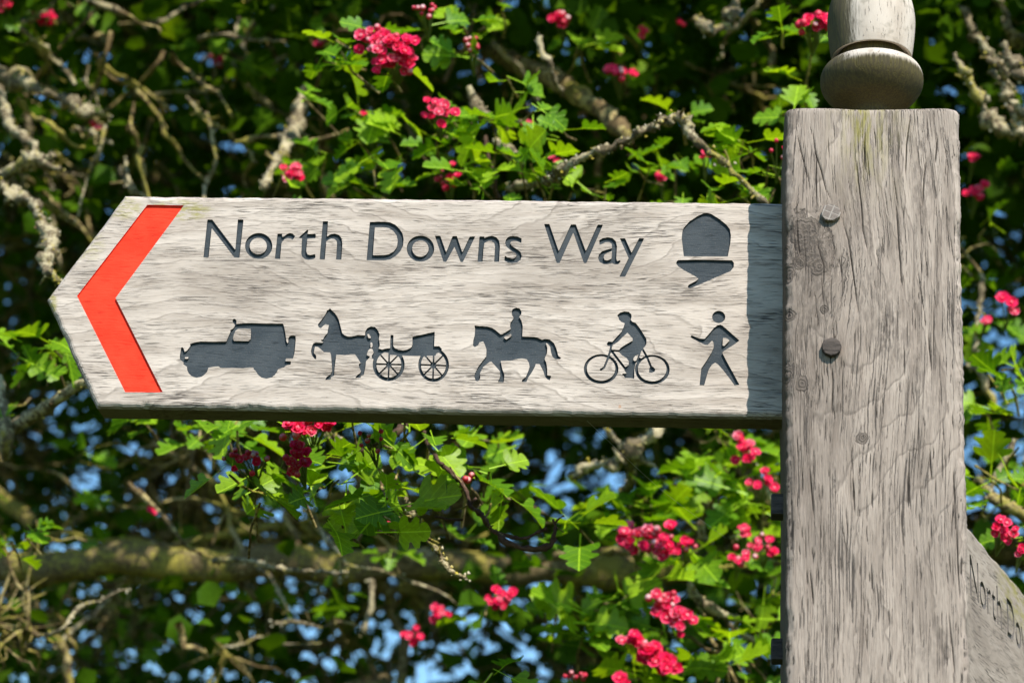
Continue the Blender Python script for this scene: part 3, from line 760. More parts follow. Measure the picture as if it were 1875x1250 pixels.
# oak pegs
def peg(px, py, rpx, mat, y=PF, axis='y', prot=.0045, seed=0):
    rr = random.Random(seed)
    c = at(px, py, y); r = rpx / 2170.0
    k = 11; V = []; F = []
    ang_ = [2 * math.pi * i / k + rr.uniform(-.12, .12) for i in range(k)]
    rad = [r * rr.uniform(.93, 1.05) for _ in range(k)]
    for (dy, sc) in ((.01, 1.0), (-prot * .7, 1.0), (-prot, .93)):
        for a, q in zip(ang_, rad):
            V.append((q * sc * math.cos(a), dy, q * sc * math.sin(a)))
    for q in range(2):
        for i in range(k):
            F.append([q * k + i, q * k + (i + 1) % k, (q + 1) * k + (i + 1) % k, (q + 1) * k + i])
    F.append([2 * k + i for i in range(k)])
    if axis == 'x': V = [(b_, -a, c_) for a, b_, c_ in V]
    o = mesh_obj('peg', np.array(V), F, mat, None, link_it=False)
    o.location = Vector(c); bpy.context.view_layer.update()
    link(o, signpost); return o
p1 = peg(1521.5, 392, 18.5, M_peg, seed=1, prot=.004); 
b = NB('scored_peg_oak'); tc = b.n('ShaderNodeTexCoord'); sep = b.n('ShaderNodeSeparateXYZ'); b.put(sep.inputs[0], tc.outputs['Object'])
ux = b.math('ADD', b.math('MULTIPLY', sep.outputs[0], .93), b.math('MULTIPLY', sep.outputs[2], -.36))
uz = b.math('ADD', b.math('MULTIPLY', sep.outputs[0], .36), b.math('MULTIPLY', sep.outputs[2], .93))
l1 = b.step(b.math('ABSOLUTE', b.math('SUBTRACT', b.math('FRACT', b.math('ADD', b.math('MULTIPLY', ux, 145), .45)), .5)), .12, .05)
l2 = b.step(b.math('ABSOLUTE', b.math('SUBTRACT', b.math('FRACT', b.math('ADD', b.math('MULTIPLY', uz, 170), .5)), .5)), .12, .05)
ln = b.math('MAXIMUM', l1, b.math('MULTIPLY', l2, .7)); fn_ = b.noise(tc.outputs['Object'], 900, 3, .7)
pc = b.mix(b.step(fn_, .35, .65), (.16, .13, .11), (.23, .19, .16))
M_score = b.done(b.principled(b.mix(b.math('MULTIPLY', ln, .6), pc, (.42, .37, .32)), .8, b.bump(b.math('MULTIPLY', ln, -1), .6, .0005), .2))
p1.data.materials.clear(); p1.data.materials.append(M_score)
p1['label'] = 'upper peg end, pale and scored in squares'
p2 = peg(1523, 638, 18.5, M_pegd, seed=2, prot=.005); p2['label'] = 'lower peg end, dark brown'
# scored grid on the upper peg
def groove(c, d, L, w, o_y):
    pass
xlp = float(plane_xz(1436, 925, PF)[0])
for k, py in enumerate((928, 1192)):
    cpt = at(1420, py, PF + .07)
    # square-cut pegs standing out of the left cheek of the post
    hx, hy, hz = .006, .010, .0088
    x1 = float(at(1425, py, PF + .07)[0]) + .006
    x0 = float(at(1411.5, py, PF + .07)[0])
    V = []
    for (xx, sc) in ((x1 + .004, 1), (x0 + .001, 1), (x0, .88)):
        for (sy_, sz_) in ((-1, -1), (1, -1), (1, 1), (-1, 1)):
            V.append((xx, cpt[1] + sy_ * hy * sc, cpt[2] + sz_ * hz * sc))
    F = []
    for q in range(2):
        for i in range(4): F.append([q * 4 + i, q * 4 + (i + 1) % 4, (q + 1) * 4 + (i + 1) % 4, (q + 1) * 4 + i])
    F.append([8, 9, 10, 11])
    mesh_obj('peg', np.array(V), F, M_pegd, signpost)['label'] = ('square peg on the left cheek, upper' if k == 0 else 'square peg on the left cheek, lower')

# ------------------------------------------------------------------ bark, leaf and petal materials
def bark(name, lich, moss, base=(.085, .062, .042), lc=((.52, .45, .29), (.36, .30, .16))):
    b = NB(name); tc = b.n('ShaderNodeTexCoord'); O = tc.outputs['Object']
    n1 = b.noise(O, 26, 4, .65); n2 = b.noise(O, 150, 4, .7); n3 = b.noise(O, 9, 3, .6); n4 = b.noise(O, 520, 2, .6)
    c = b.mix(b.step(n2, .35, .7), base, tuple(q * 2.1 for q in base))
    lm = b.step(b.math('ADD', b.math('MULTIPLY', n1, .55), b.math('MULTIPLY', n2, .45)), .60 - .13 * lich, .66 - .13 * lich)
    c = b.mix(b.math('MULTIPLY', lm, .92), c, b.mix(b.step(n4, .35, .65), lc[0], lc[1]))
    mm = b.math('MULTIPLY', b.step(b.math('ADD', b.math('MULTIPLY', n3, .6), b.math('MULTIPLY', n2, .4)), .62 - .14 * moss, .68 - .14 * moss), .85)
    c = b.mix(mm, c, b.mix(b.step(n4, .4, .6), (.38, .31, .05), (.17, .16, .03)))
    h = b.math('ADD', b.math('MULTIPLY', n2, 1.0), b.math('MULTIPLY', n4, .5))
    return b.done(b.principled(c, .9, b.bump(h, .9, .002), .15))
M_bark = bark('lichened_bark', .85, .85, (.095, .065, .03), ((.50, .40, .19), (.36, .28, .10)))
M_bark_dark = bark('mossy_bark', .35, 1.05, (.10, .075, .035))
M_twig = bark('twig_bark', .95, .6, (.11, .085, .05))
M_browntwig = bark('brown_twig_bark', .12, .3, (.06, .035, .024))

def leaf_mat(name, c1, c2, veins=True, seedscale=14.0, spec=.45):
    b = NB(name)
    tc = b.n('ShaderNodeTexCoord'); oi = b.n('ShaderNodeObjectInfo'); geo = b.n('ShaderNodeNewGeometry')
    nz = b.noise(geo.outputs['Position'], seedscale, 2, .5); fine = b.noise(geo.outputs['Position'], 260, 3, .6)
    f = b.math('ADD', b.math('MULTIPLY', oi.outputs['Random'], .6), b.math('MULTIPLY', nz, .6))
    c = b.mix(b.step(f, .25, .85), c1, c2)
    c = b.mix(b.math('MULTIPLY', b.step(fine, .4, .75), .35), c, tuple(q * .6 for q in c1))
    h = fine
    if veins:
        uv = b.n('ShaderNodeUVMap'); s = b.n('ShaderNodeSeparateXYZ'); b.put(s.inputs[0], uv.outputs[0])
        au = b.math('ABSOLUTE', b.math('SUBTRACT', s.outputs[0], .5))
        mid = b.step(au, .022, .008)
        sv = b.math('FRACT', b.math('MULTIPLY', b.math('SUBTRACT', s.outputs[1], b.math('MULTIPLY', au, 1.1)), 5.0))
        side = b.math('MULTIPLY', b.step(sv, .10, .03), b.step(au, .42, .25))
        v = b.math('MAXIMUM', mid, b.math('MULTIPLY', side, .55))
        c = b.mix(b.math('MULTIPLY', v, .5), c, tuple(min(1, q * 2.3 + .02) for q in c2))
        h = b.math('ADD', b.math('MULTIPLY', fine, .4), b.math('MULTIPLY', v, -1.0))
    nrm = b.bump(h, .5, .0012)
    p = b.n('ShaderNodeBsdfPrincipled'); b.put(p.inputs['Base Color'], c); p.inputs['Roughness'].default_value = .46
    p.inputs['Specular IOR Level'].default_value = spec * .7; b.put(p.inputs['Normal'], nrm)
    t = b.n('ShaderNodeBsdfTranslucent')
    b.put(t.inputs[0], b.mix(1.0, c, (2.1, 1.9, .7), 'MULTIPLY'))
    m = b.n('ShaderNodeMixShader'); m.inputs[0].default_value = .33
    b.t.links.new(p.outputs[0], m.inputs[1]); b.t.links.new(t.outputs[0], m.inputs[2])
    return b.done(m.outputs[0])
M_leaf = leaf_mat('hawthorn_leaf', (.085, .21, .005), (.27, .43, .008))
M_leaf_shade = leaf_mat('shaded_hawthorn_leaf', (.020, .062, .003), (.095, .19, .006), veins=False, seedscale=9, spec=.08)  # darker leaf copy: the hedge's inner shade is put into the colour

def petal_mat(name, a, c):
    b = NB(name); oi = b.n('ShaderNodeObjectInfo'); geo = b.n('ShaderNodeNewGeometry')
    uv = b.n('ShaderNodeUVMap'); s = b.n('ShaderNodeSeparateXYZ'); b.put(s.inputs[0], uv.outputs[0])
    nz = b.noise(geo.outputs['Position'], 420, 2, .6)
    f = b.math('ADD', b.math('MULTIPLY', oi.outputs['Random'], .35), b.math('MULTIPLY', nz, .45))
    f = b.math('ADD', f, b.math('MULTIPLY', s.outputs[1], .42))
    col = b.mix(b.step(f, .66, 1.08), a, c)
    p = b.n('ShaderNodeBsdfPrincipled'); b.put(p.inputs['Base Color'], col); p.inputs['Roughness'].default_value = .5
    p.inputs['Specular IOR Level'].default_value = .35
    t = b.n('ShaderNodeBsdfTranslucent'); b.put(t.inputs[0], col)
    m = b.n('ShaderNodeMixShader'); m.inputs[0].default_value = .25
    b.t.links.new(p.outputs[0], m.inputs[1]); b.t.links.new(t.outputs[0], m.inputs[2])
    return b.done(m.outputs[0])
M_petal = petal_mat('crimson_petal', (.90, .016, .115), (.96, .50, .56))
M_bud = petal_mat('pink_bud', (.72, .035, .08), (.90, .62, .60))
M_ground = None
b = NB('rough_grass_ground'); tc = b.n('ShaderNodeTexCoord'); O = tc.outputs['Object']
gc = b.mix(b.step(b.noise(O, 3, 5, .65), .35, .7), (.035, .06, .012), (.09, .11, .03))
M_ground = b.done(b.principled(gc, .95, b.bump(b.noise(O, 30, 4, .7), 1, .03), .1))

# ------------------------------------------------------------------ ground
xs = np.concatenate([-np.geomspace(1500, 4, 14), np.linspace(-3, 3, 25), np.geomspace(4, 1500, 14)])
gx, gy = np.meshgrid(xs, xs); n_ = len(xs)
gz = GZ + .03 * np.sin(gx * .9) * np.sin(gy * 1.3) - .00002 * (gx ** 2 + gy ** 2) * 0
idx = np.arange(n_ * n_).reshape(n_, n_)
gf = np.stack([idx[:-1, :-1], idx[:-1, 1:], idx[1:, 1:], idx[1:, :-1]], -1).reshape(-1, 4)
go = mesh_obj('ground', np.stack([gx, gy, gz], -1).reshape(-1, 3), gf, M_ground, smooth=True); go['kind'] = 'structure'

# ------------------------------------------------------------------ the hawthorns
front = empty('hawthorn_tree', (-1.95, 1.5, GZ), 'pink-flowering hawthorn with lichened twigs close behind the wooden fingerpost', 'tree')
back = empty('hawthorn_tree', (.75, 3.0, GZ), 'shaded hawthorn further back with a thick horizontal mossy limb', 'tree')

def tube(P, R, sides=6, knob=0.0, cap=True):
    P = np.asarray(P, float); R = np.asarray(R, float); n = len(P)
    T = np.gradient(P, axis=0); T /= np.linalg.norm(T, axis=1)[:, None] + 1e-12
    ref = np.array([.31, .2, .93]); 
    N = np.cross(T, ref); N /= np.linalg.norm(N, axis=1)[:, None] + 1e-9
    B = np.cross(T, N)
    a = np.linspace(0, 2 * math.pi, sides, endpoint=False)
    rr = R[:, None] * (1 + (knob * rng.normal(size=(n, sides)) if knob else 0))
    V = P[:, None] + rr[..., None] * (np.cos(a)[None, :, None] * N[:, None] + np.sin(a)[None, :, None] * B[:, None])
    V = V.reshape(-1, 3); idx = np.arange(n * sides).reshape(n, sides)
    A_, B_ = idx[:-1], idx[1:]
    F = np.stack([A_, np.roll(A_, -1, 1), np.roll(B_, -1, 1), B_], -1).reshape(-1, 4)
    return V, F
def resample(P, m):
    P = np.asarray(P, float); n = len(P)
    if n == 2: return P[0] + (P[1] - P[0]) * np.linspace(0, 1, m)[:, None]
    t = np.linspace(0, n - 1, m); i = np.clip(t.astype(int), 0, n - 2); f = (t - i)[:, None]
    p0 = P[np.clip(i - 1, 0, n - 1)]; p1 = P[i]; p2 = P[i + 1]; p3 = P[np.clip(i + 2, 0, n - 1)]
    return .5 * (2 * p1 + (-p0 + p2) * f + (2 * p0 - 5 * p1 + 4 * p2 - p3) * f ** 2 + (-p0 + 3 * p1 - 3 * p2 + p3) * f ** 3)

SPUR, LICH = [], []
BR = []        # dicts: P, R, sides, knob, mat, owner
def add_branch(P, R, owner, mat, sides=6, knob=.12): BR.append(dict(P=np.asarray(P), R=np.asarray(R), s=sides, k=knob, m=mat, o=owner))
def pxsize(p):
    v = p - CAM; w = v @ FW
    return np.stack([937.5 + FPX * (v @ RT) / w, 625 - FPX * (v @ UP) / w], -1), FPX / w
def hero(path, rpx, owner=None, mat=None, knob=.22, step=.010, sides=8, wig=.0025, lump=.25):
    """a limb or twig whose run was read off the photograph; path = (px, py, depth)"""
    if 1030 < path[0][0] < 1440 and path[0][1] > 770: path = [(a, b_, c + .45) for a, b_, c in path]
    P = np.array([at(a, b_, c) for a, b_, c in path])
    L = np.linalg.norm(np.diff(P, axis=0), axis=1).sum(); m = max(4, int(L / step))
    Q = resample(P, m)
    w = rng.normal(size=(m, 3)); w = (w + np.roll(w, 1, 0) + np.roll(w, 2, 0)) / 3
    Q += w * wig
    rp = np.interp(np.linspace(0, 1, m), np.linspace(0, 1, len(rpx)), rpx)
    _, sc = pxsize(Q); R = rp / sc
    lum = np.convolve(np.maximum(rng.normal(size=m + 4), 0), [.25, .5, .25], 'same')[2:m + 2]
    R = R * (1 - lump * .4 + lump * lum * 1.4)
    add_branch(Q, R, owner or front, mat or M_twig, sides, knob)
    if (mat or M_twig) is M_twig or mat is M_browntwig:
        for i in range(1, m - 1):
            if random.random() < min(.5, 18 * step):
                d = rng.normal(size=3); d /= np.linalg.norm(d); l = random.uniform(.006, .022)
                SPUR.append(tube(np.array([Q[i], Q[i] + d * l * .5 + rng.normal(size=3) * .001, Q[i] + d * l]), np.array([1, .8, .9]) * min(R[i] * .5, .0018), 5, .3))
    if (mat or M_twig) is M_twig:
        for i in range(m):
            for _ in range(3):
                if random.random() < .6:
                    d = rng.normal(size=3); d /= np.linalg.norm(d); c_ = Q[i] + d * R[i] * random.uniform(.8, 1.25) + rng.normal(size=3) * .002
                    LICH.append((c_, random.uniform(.0009, .0028)))
    return Q

# --- limbs and twigs that the photograph shows
tb = np.array([.75, 3.0, GZ - .2])
add_branch(resample([tb, [.78, 2.95, -1.2], [.70, 2.9, -.2], [.80, 2.7, .7], [.72, 2.6, 1.5], [.6, 2.5, 2.6]], 40), np.linspace(.15, .05, 40), back, M_bark_dark, 12, .06)
BR[-1]['name'] = 'trunk'
tf = np.array([-1.95, 1.5, GZ - .2])
add_branch(resample([tf, [-1.92, 1.5, -1.2], [-2.0, 1.52, -.3], [-1.9, 1.5, .5], [-1.8, 1.45, 1.5]], 40), np.linspace(.10, .035, 40), front, M_bark, 12, .06)
BR[-1]['name'] = 'trunk'
hero([(1900, 1010, 2.75), (1500, 1030, 2.2), (1200, 1040, 1.7), (900, 1040, 1.45), (400, 1025, 1.3), (60, 1035, 1.28), (-300, 1060, 1.3)], [28, 32, 32, 30, 30, 29, 26], back, M_bark_dark, .05, .03, 12, .006, .1)
hero([(560, -60, 2.3), (300, 10, 2.1), (150, 55, 2.0), (-80, 110, 1.9)], [40, 42, 36, 30], back, M_bark_dark, .05, .03, 12, .006, .1)
hero([(700, 360, 2.0), (430, 325, 1.9), (200, 330, 1.8), (-60, 300, 1.8)], [14, 18, 18, 16], back, M_bark_dark, .07, .03, 10, .006, .15)
hero([(560, 520, 1.7), (470, 330, 1.6), (330, 235, 1.5), (200, 90, 1.5), (120, -60, 1.5)], [9, 8, 7, 7, 6], front, M_bark, .1, .02)
hero([(900, 90, 1.1), (1000, 140, .95), (1085, 190, .85), (1135, 235, .8), (1150, 262, .78)], [15, 17, 17, 13, 9], front, M_bark, .14, .012, 10)
hero([(1000, -40, 1.2), (1070, 10, 1.1), (1120, 60, 1.05), (1150, 180, 1.1)], [9, 10, 9, 6], front, M_bark)
hero([(930, 345, .6), (1000, 330, .42), (1015, 322, .40), (1075, 285, .37), (1135, 262, .36), (1180, 240, .35), (1215, 225, .35), (1240, 215, .35), (1258, 222, .35)], [6, 8, 8, 7, 7, 6, 8, 9, 8], front, M_twig, .3, .004, 8, .0016, .5)
hero([(1258, 216, .35), (1268, 248, .35), (1295, 275, .35), (1330, 300, .36), (1350, 325, .36), (1390, 362, .37), (1420, 400, .4)], [8, 7, 7, 6, 5, 5, 4], front, M_twig, .3, .004, 8, .0016, .5)
hero([(1270, 30, .7), (1290, 45, .7), (1300, 60, .7), (1330, 45, .72), (1340, 20, .74), (1360, -20, .8)], [7, 9, 9, 7, 7, 6], front, M_twig, .35, .006, 8, .003, .6)
hero([(985, 70, .6), (990, 95, .6), (1010, 115, .6), (1015, 150, .62), (1025, 170, .65)], [6, 6, 6, 5, 8], front, M_twig, .3, .006)
hero([(860, 160, .55), (875, 190, .55), (880, 205, .55), (895, 212, .56)], [7, 13, 15, 8], front, M_twig, .15, .008)
hero([(905, 255, .55), (930, 280, .55), (950, 300, .57)], [8, 13, 12], front, M_twig, .1, .008)
hero([(888, 250, .5), (900, 300, .5), (905, 330, .5), (915, 365, .52)], [3, 4, 4, 4], front, M_browntwig, .2, .006)
hero([(-30, 820, .65), (10, 795, .6), (60, 762, .55), (110, 725, .5), (160, 698, .45), (230, 650, .45)], [16, 12, 13, 11, 9, 7], front, M_twig, .14, .010, 9, .002, .3)
hero([(-10, 700, .6), (5, 745, .58), (12, 800, .56), (8, 840, .6)], [14, 10, 12, 9], front, M_twig, .14, .01)
hero([(-40, 335, .7), (0, 318, .66), (40, 305, .62), (70, 292, .6), (100, 285, .6)], [9, 8, 9, 11, 9], front, M_twig, .3, .006, 8, .003, .7)
hero([(70, 292, .6), (90, 305, .6), (108, 310, .6)], [8, 9, 6], front, M_twig, .3, .006, 8, .003, .6)
hero([(-10, 335, .6), (25, 358, .6), (45, 362, .6), (62, 380, .55), (78, 400, .5), (85, 430, .45), (92, 450, .42), (88, 475, .4), (92, 500, .38), (108, 516, .36)], [7, 8, 8, 7, 9, 8, 9, 9, 6, 5], front, M_twig, .35, .005, 8, .003, .8)
hero([(-20, 120, .8), (10, 200, .8), (20, 235, .78), (60, 265, .75), (70, 300, .65)], [6, 8, 9, 7, 5], front, M_twig, .25, .008, 8, .003, .5)
hero([(-20, 130, .9), (30, 145, .85), (60, 160, .8), (110, 180, .8), (150, 200, .8), (200, 215, .85)], [8, 12, 9, 9, 10, 6], front, M_twig, .3, .007, 8, .003, .7)
hero([(160, 0, 1.0), (185, 10, 1.0), (230, 28, 1.0)], [6, 7, 4], front, M_twig, .2, .008)
hero([(560, 170, .9), (545, 215, .85), (535, 245, .8), (520, 280, .75), (495, 310, .7), (488, 345, .65)], [6, 10, 17, 10, 7, 7], front, M_twig, .2, .01, 9, .003, .4)
# below the arm
hero([(600, 790, .5), (640, 830, .42), (715, 885, .36), (752, 935, .33), (768, 960, .32), (800, 1008, .31), (815, 1035, .31), (856, 1060, .31)], [5, 7, 7, 6, 6, 5, 5, 4], front, M_twig, .18, .005, 8, .0015, .35)
hero([(775, 790, .30), (790, 825, .26), (820, 860, .24), (848, 888, .23), (862, 925, .22), (880, 940, .22), (905, 972, .22), (960, 985, .22), (1000, 965, .22)], [4, 4, 4, 4, 4, 4, 4, 3, 3], front, M_browntwig, .2, .004, 7, .001, .35)
hero([(905, 972, .22), (930, 995, .21), (962, 1003, .20), (1000, 1000, .20), (1012, 985, .20), (1015, 960, .20), (1032, 945, .20)], [3, 5, 4, 3.5, 3.5, 3, 2], front, M_browntwig, .35, .004, 7, .001, .7)
hero([(1016, 965, .20), (1012, 945, .20)], [2, 1.5], front, M_browntwig); hero([(848, 950, .23), (820, 952, .23), (796, 945, .23)], [3, 2.5, 1.5], front, M_browntwig, .3, .004)
hero([(862, 925, .22), (870, 912, .22), (876, 905, .22)], [2.5, 2, 1.5], front, M_browntwig, .3, .004)
hero([(740, 770, .34), (715, 800, .30), (690, 815, .28), (660, 830, .26)], [5, 6, 5, 4], front, M_browntwig, .25, .004)
hero([(1045, 878, .36), (1062, 862, .35), (1100, 848, .34), (1130, 845, .33), (1150, 830, .33), (1165, 812, .32), (1200, 790, .33), (1215, 770, .36)], [5, 8, 9, 8, 11, 10, 9, 8], front, M_twig, .35, .004, 9, .002, .7)
hero([(1150, 835, .33), (1158, 860, .35), (1150, 880, .38), (1140, 900, .45)], [8, 9, 9, 6], front, M_twig, .25, .005)
hero([(1165, 840, .33), (1190, 850, .33), (1198, 852, .33)], [6, 5, 3], front, M_twig, .4, .004, 8, .002, .8)
hero([(1110, 790, .33), (1130, 805, .33), (1140, 825, .33)], [5, 5, 5], front, M_twig, .35, .004, 8, .002, .7)
hero([(1295, 905, .45), (1293, 940, .45), (1285, 965, .45), (1290, 985, .45), (1302, 990, .46)], [5, 6, 8, 8, 5], front, M_twig, .15, .006)
hero([(1340, 985, .42), (1370, 978, .42), (1400, 1000, .44)], [5, 5, 4], front, M_twig, .25, .005)
hero([(1262, 1062, .42), (1275, 1092, .42), (1300, 1112, .42), (1330, 1125, .43), (1350, 1128, .44)], [6, 8, 9, 8, 5], front, M_twig, .2, .006)
hero([(1330, 1140, .5), (1370, 1165, .5), (1400, 1175, .5)], [4, 5, 4], front, M_twig, .2, .006)
hero([(1350, 800, .4), (1378, 840, .4), (1405, 895, .4), (1440, 940, .42)], [4, 4.5, 5, 5], front, M_twig, .15, .006)
hero([(1620, 1075, 1.2), (1420, 1030, 1.15), (1280, 1042, 1.1), (1120, 1010, 1.2), (900, 1040, 1.4)], [4, 4, 5, 6, 7], front, M_bark, .15, .01)
hero([(60, 1090, 1.4), (95, 1150, 1.3), (120, 1200, 1.3), (130, 1260, 1.3)], [6, 7, 8, 8], front, M_bark, .15, .01)
hero([(680, 1060, 1.2), (678, 1110, 1.2), (665, 1160, 1.2)], [6, 5, 5], front, M_twig, .2, .01)
for (x_, y_) in ((1790, 60), (1820, 110), (1775, 150), (1850, 180), (1812, 215), (1868, 130), (1845, 40), (1865, 230)):
    d = random.uniform(.6, .95)
    hero([(x_ - 30, y_ - 50, d), (x_ - 8, y_ - 15, d), (x_, y_, d), (x_ + 12, y_ + 22, d), (x_ + 35, y_ + 40, d + .05)], [5, 7, 9, 8, 5], front, M_twig, .4, .007, 8, .005, .9)
for (x_, y_, dx, dy) in ((1770, 660, 60, 90), (1800, 500, -10, 140), (1790, 880, 70, 60), (1850, 800, -40, 120)):
    d = random.uniform(.7, 1.2)
    hero([(x_, y_, d), (x_ + dx * .5, y_ + dy * .5, d), (x_ + dx, y_ + dy, d)], [4, 5, 4], front, M_twig, .3, .008, 7, .004, .5)

# slender olive twigs slanting down to the right through the shade on the left and along the top
for i in range(95):
    if i < 60: x_, y_ = random.uniform(-40, 640), random.uniform(-40, 330)
    elif i < 78: x_, y_ = random.uniform(640, 1420), random.uniform(-40, 250)
    else: x_, y_ = random.uniform(-20, 760), random.uniform(820, 1200)
    a_ = RAD(random.choice((random.gauss(42, 16), random.gauss(70, 18), random.gauss(-25, 20)))); L_ = random.uniform(70, 240); d_ = random.uniform(.8, 1.5)
    pts_ = [(x_ + L_ * t * math.cos(a_) + random.gauss(0, 6), y_ + L_ * t * math.sin(a_) + random.gauss(0, 6), d_ + random.gauss(0, .02)) for t in (0, .25, .5, .75, 1)]
    r_ = random.uniform(2.2, 5.5)
    hero(pts_, [r_, r_ * .95, r_ * .85, r_ * .8, r_ * .6], front, random.choice((M_bark, M_bark, M_twig)), .25, .012, 6, .003, .45)

# --- grown branchwork
def grow(owner, seeds, targets, mat, r0, sides=6):
    nodes = [np.asarray(s) for s in seeds]
    N = np.array(nodes); tips = []
    d0 = np.array([np.min(np.linalg.norm(N - t, axis=1)) for t in targets])
    for i in np.argsort(d0):
        t = targets[i]
        dd = np.linalg.norm(N - t, axis=1) + np.maximum(0, (N[:, 2] - t[2])) * .4
        k = int(np.argmin(dd)); a = N[k]; L = np.linalg.norm(t - a)
        if L < .03: continue
        mid = (a + t) / 2 + rng.normal(size=3) * L * .13 + np.array([0, 0, .08 * L])
        m = max(4, int(L / .035))
        P = resample([a, mid, t], m)
        P[1:-1] += rng.normal(size=(m - 2, 3)) * .006
        r_a = r0 * (.25 + .75 * min(1, L / .9)) * random.uniform(.6, 1.2)
        add_branch(P, np.linspace(r_a, max(.0022, r_a * .35), m), owner, mat, sides, .2)
        N = np.concatenate([N, P[1::2]])
        tips.append(t)
    return N[len(seeds):]
def clump(p, f=2.3, ph=0.0):
    return (np.sin(p[:, 0] * f * 1.7 + ph + 1.3 * np.sin(p[:, 2] * f)) + np.sin(p[:, 1] * f * 1.3 + 2 * ph + np.sin(p[:, 0] * f * 1.9)) + np.sin(p[:, 2] * f * 2.1 + .7 * ph + 1.1 * np.sin(p[:, 1] * f * 1.2))) / 3
def boxpts(n, lo, hi): return rng.uniform(lo, hi, size=(n, 3))
seeds_b = np.concatenate([q['P'][::2] for q in BR if q['o'] is back])
Tb = np.concatenate([boxpts(260, (-2.1, 1.7, -.9), (2.6, 4.2, 3.0)), boxpts(90, (-1.5, 1.5, -.5), (.1, 2.3, 1.5))])
Nb = grow(back, seeds_b, Tb, M_bark_dark, .020)
seeds_f = np.concatenate([q['P'][::4] for q in BR if q['o'] is front])
Tf = boxpts(200, (-1.7, .75, -.8), (1.7, 1.9, 2.3))
Nf = grow(front, seeds_f, Tf, M_bark, .011)
# --- fine twigs, many of them, crooked
TWV = {id(front): [], id(back): []}; 
def twigs(nodes, n, owner, lo, hi, r, L=(.05, .2)):
    ends = []
    k = rng.integers(0, len(nodes), n)
    for i in k:
        a = nodes[i]; d = rng.normal(size=3); d[2] -= .15; d /= np.linalg.norm(d); l = rng.uniform(*L)
        bnd = np.cross(d, rng.normal(size=3)); 
        P = np.array([a, a + d * l * .35 + bnd * l * .10, a + d * l * .7 - bnd * l * .06, a + d * l])
        P += rng.normal(size=P.shape) * .003
        if min(P[-1][1], a[1]) < lo: continue
        if len(P) == 4: P = resample(P, 8); P[1:-1] += rng.normal(size=(6, 3)) * .0022
        TWV[id(owner)].append(tube(P, np.linspace(1, .4, 8) * r * rng.uniform(.5, 1.15), 4, .3))
        ends.append(P[-1])
    return np.array(ends)
Eb = twigs(Nb, 11000, back, 1.75, 9, .0058, (.06, .30))
Ef = twigs(Nf, 4200, front, .85, 9, .0030, (.04, .18))

# ------------------------------------------------------------------ leaves
def leaf_mesh(seed, lobes=True):
    """lobed hawthorn leaf, unit length along +Y, stalk at the origin; returns V, F, UV"""
    r = random.Random(seed); j = lambda: r.uniform(-.02, .02)
    half = [(.015, .16), (.10, .24), (.22, .24 + j()), (.38, .30), (.43, .38), (.40, .45), (.33, .46), (.235, .475), (.25, .52), (.34, .575), (.41, .64), (.39, .71), (.30, .73), (.25, .735), (.205, .75), (.225, .79), (.26, .85), (.215, .92), (.12, .955), (.0, 1.0)]
    if not lobes:
        half = [(.02, .15), (.30, .27), (.42, .40), (.20, .48), (.38, .66), (.18, .74), (.17, .90), (.0, 1.0)]
    if lobes is None: half = [(.02, .08), (.44, .36), (.34, .72), (.0, 1.0)]
    fold = r.uniform(.10, .45); curl = r.uniform(-.1, .35); twist = r.uniform(-.25, .25)
    V = []; F = []; UV = []
    def z(x, y): return abs(x) * fold - curl * (y - .15) ** 2 + twist * x * (y - .4) + .03 * math.sin(9 * y + seed) * abs(x) * 2
    mids = []
    for (x, y) in half[:-1]:
        V.append((0, y, z(0, y))); UV.append((.5, y)); mids.append(len(V) - 1)
    tip = len(V); V.append((0, 1.0, z(0, 1))); UV.append((.5, 1))
    for s in (1, -1):
        e = []
        for (x, y) in half[:-1]:
            yy = y + (r.uniform(-.015, .015)); xx = x * r.uniform(.94, 1.06)
            V.append((s * xx, yy, z(xx, yy))); UV.append((.5 + s * xx, yy)); e.append(len(V) - 1)
        for i in range(len(e) - 1):
            q = [mids[i], e[i], e[i + 1], mids[i + 1]]
            F.append(q if s > 0 else q[::-1])
        q = [mids[-1], e[-1], tip]; F.append(q if s > 0 else q[::-1])
    if lobes is None: return np.array(V), F, np.array(UV)
    k = len(V); w = .016
    V += [(-w, -.35, 0), (w, -.35, 0), (w, .17, .0), (-w, .17, 0)]; UV += [(.5, 0)] * 4
    F.append([k, k + 1, k + 2, k + 3])
    return np.array(V), F, np.array(UV)
def tri(F):
    o = []
    for f in F:
        o.append(f[:3])
        if len(f) == 4: o.append([f[0], f[2], f[3]])
    return np.array(o)
NVAR = 7
hero_me = []
for s_ in range(NVAR):
    V, F, UV = leaf_mesh(s_)
    o = mesh_obj('leaf', V, F, M_leaf, uv=UV, smooth=True, link_it=False); hero_me.append(o.data); bpy.data.objects.remove(o)
far_tpl = []
for s_ in range(5):
    V, F, UV = leaf_mesh(20 + s_, None if s_ < 3 else False); far_tpl.append((V, tri(F), UV))
mid_tpl = []
for s_ in range(NVAR):
    V, F, UV = leaf_mesh(s_); mid_tpl.append((V, tri(F), UV))

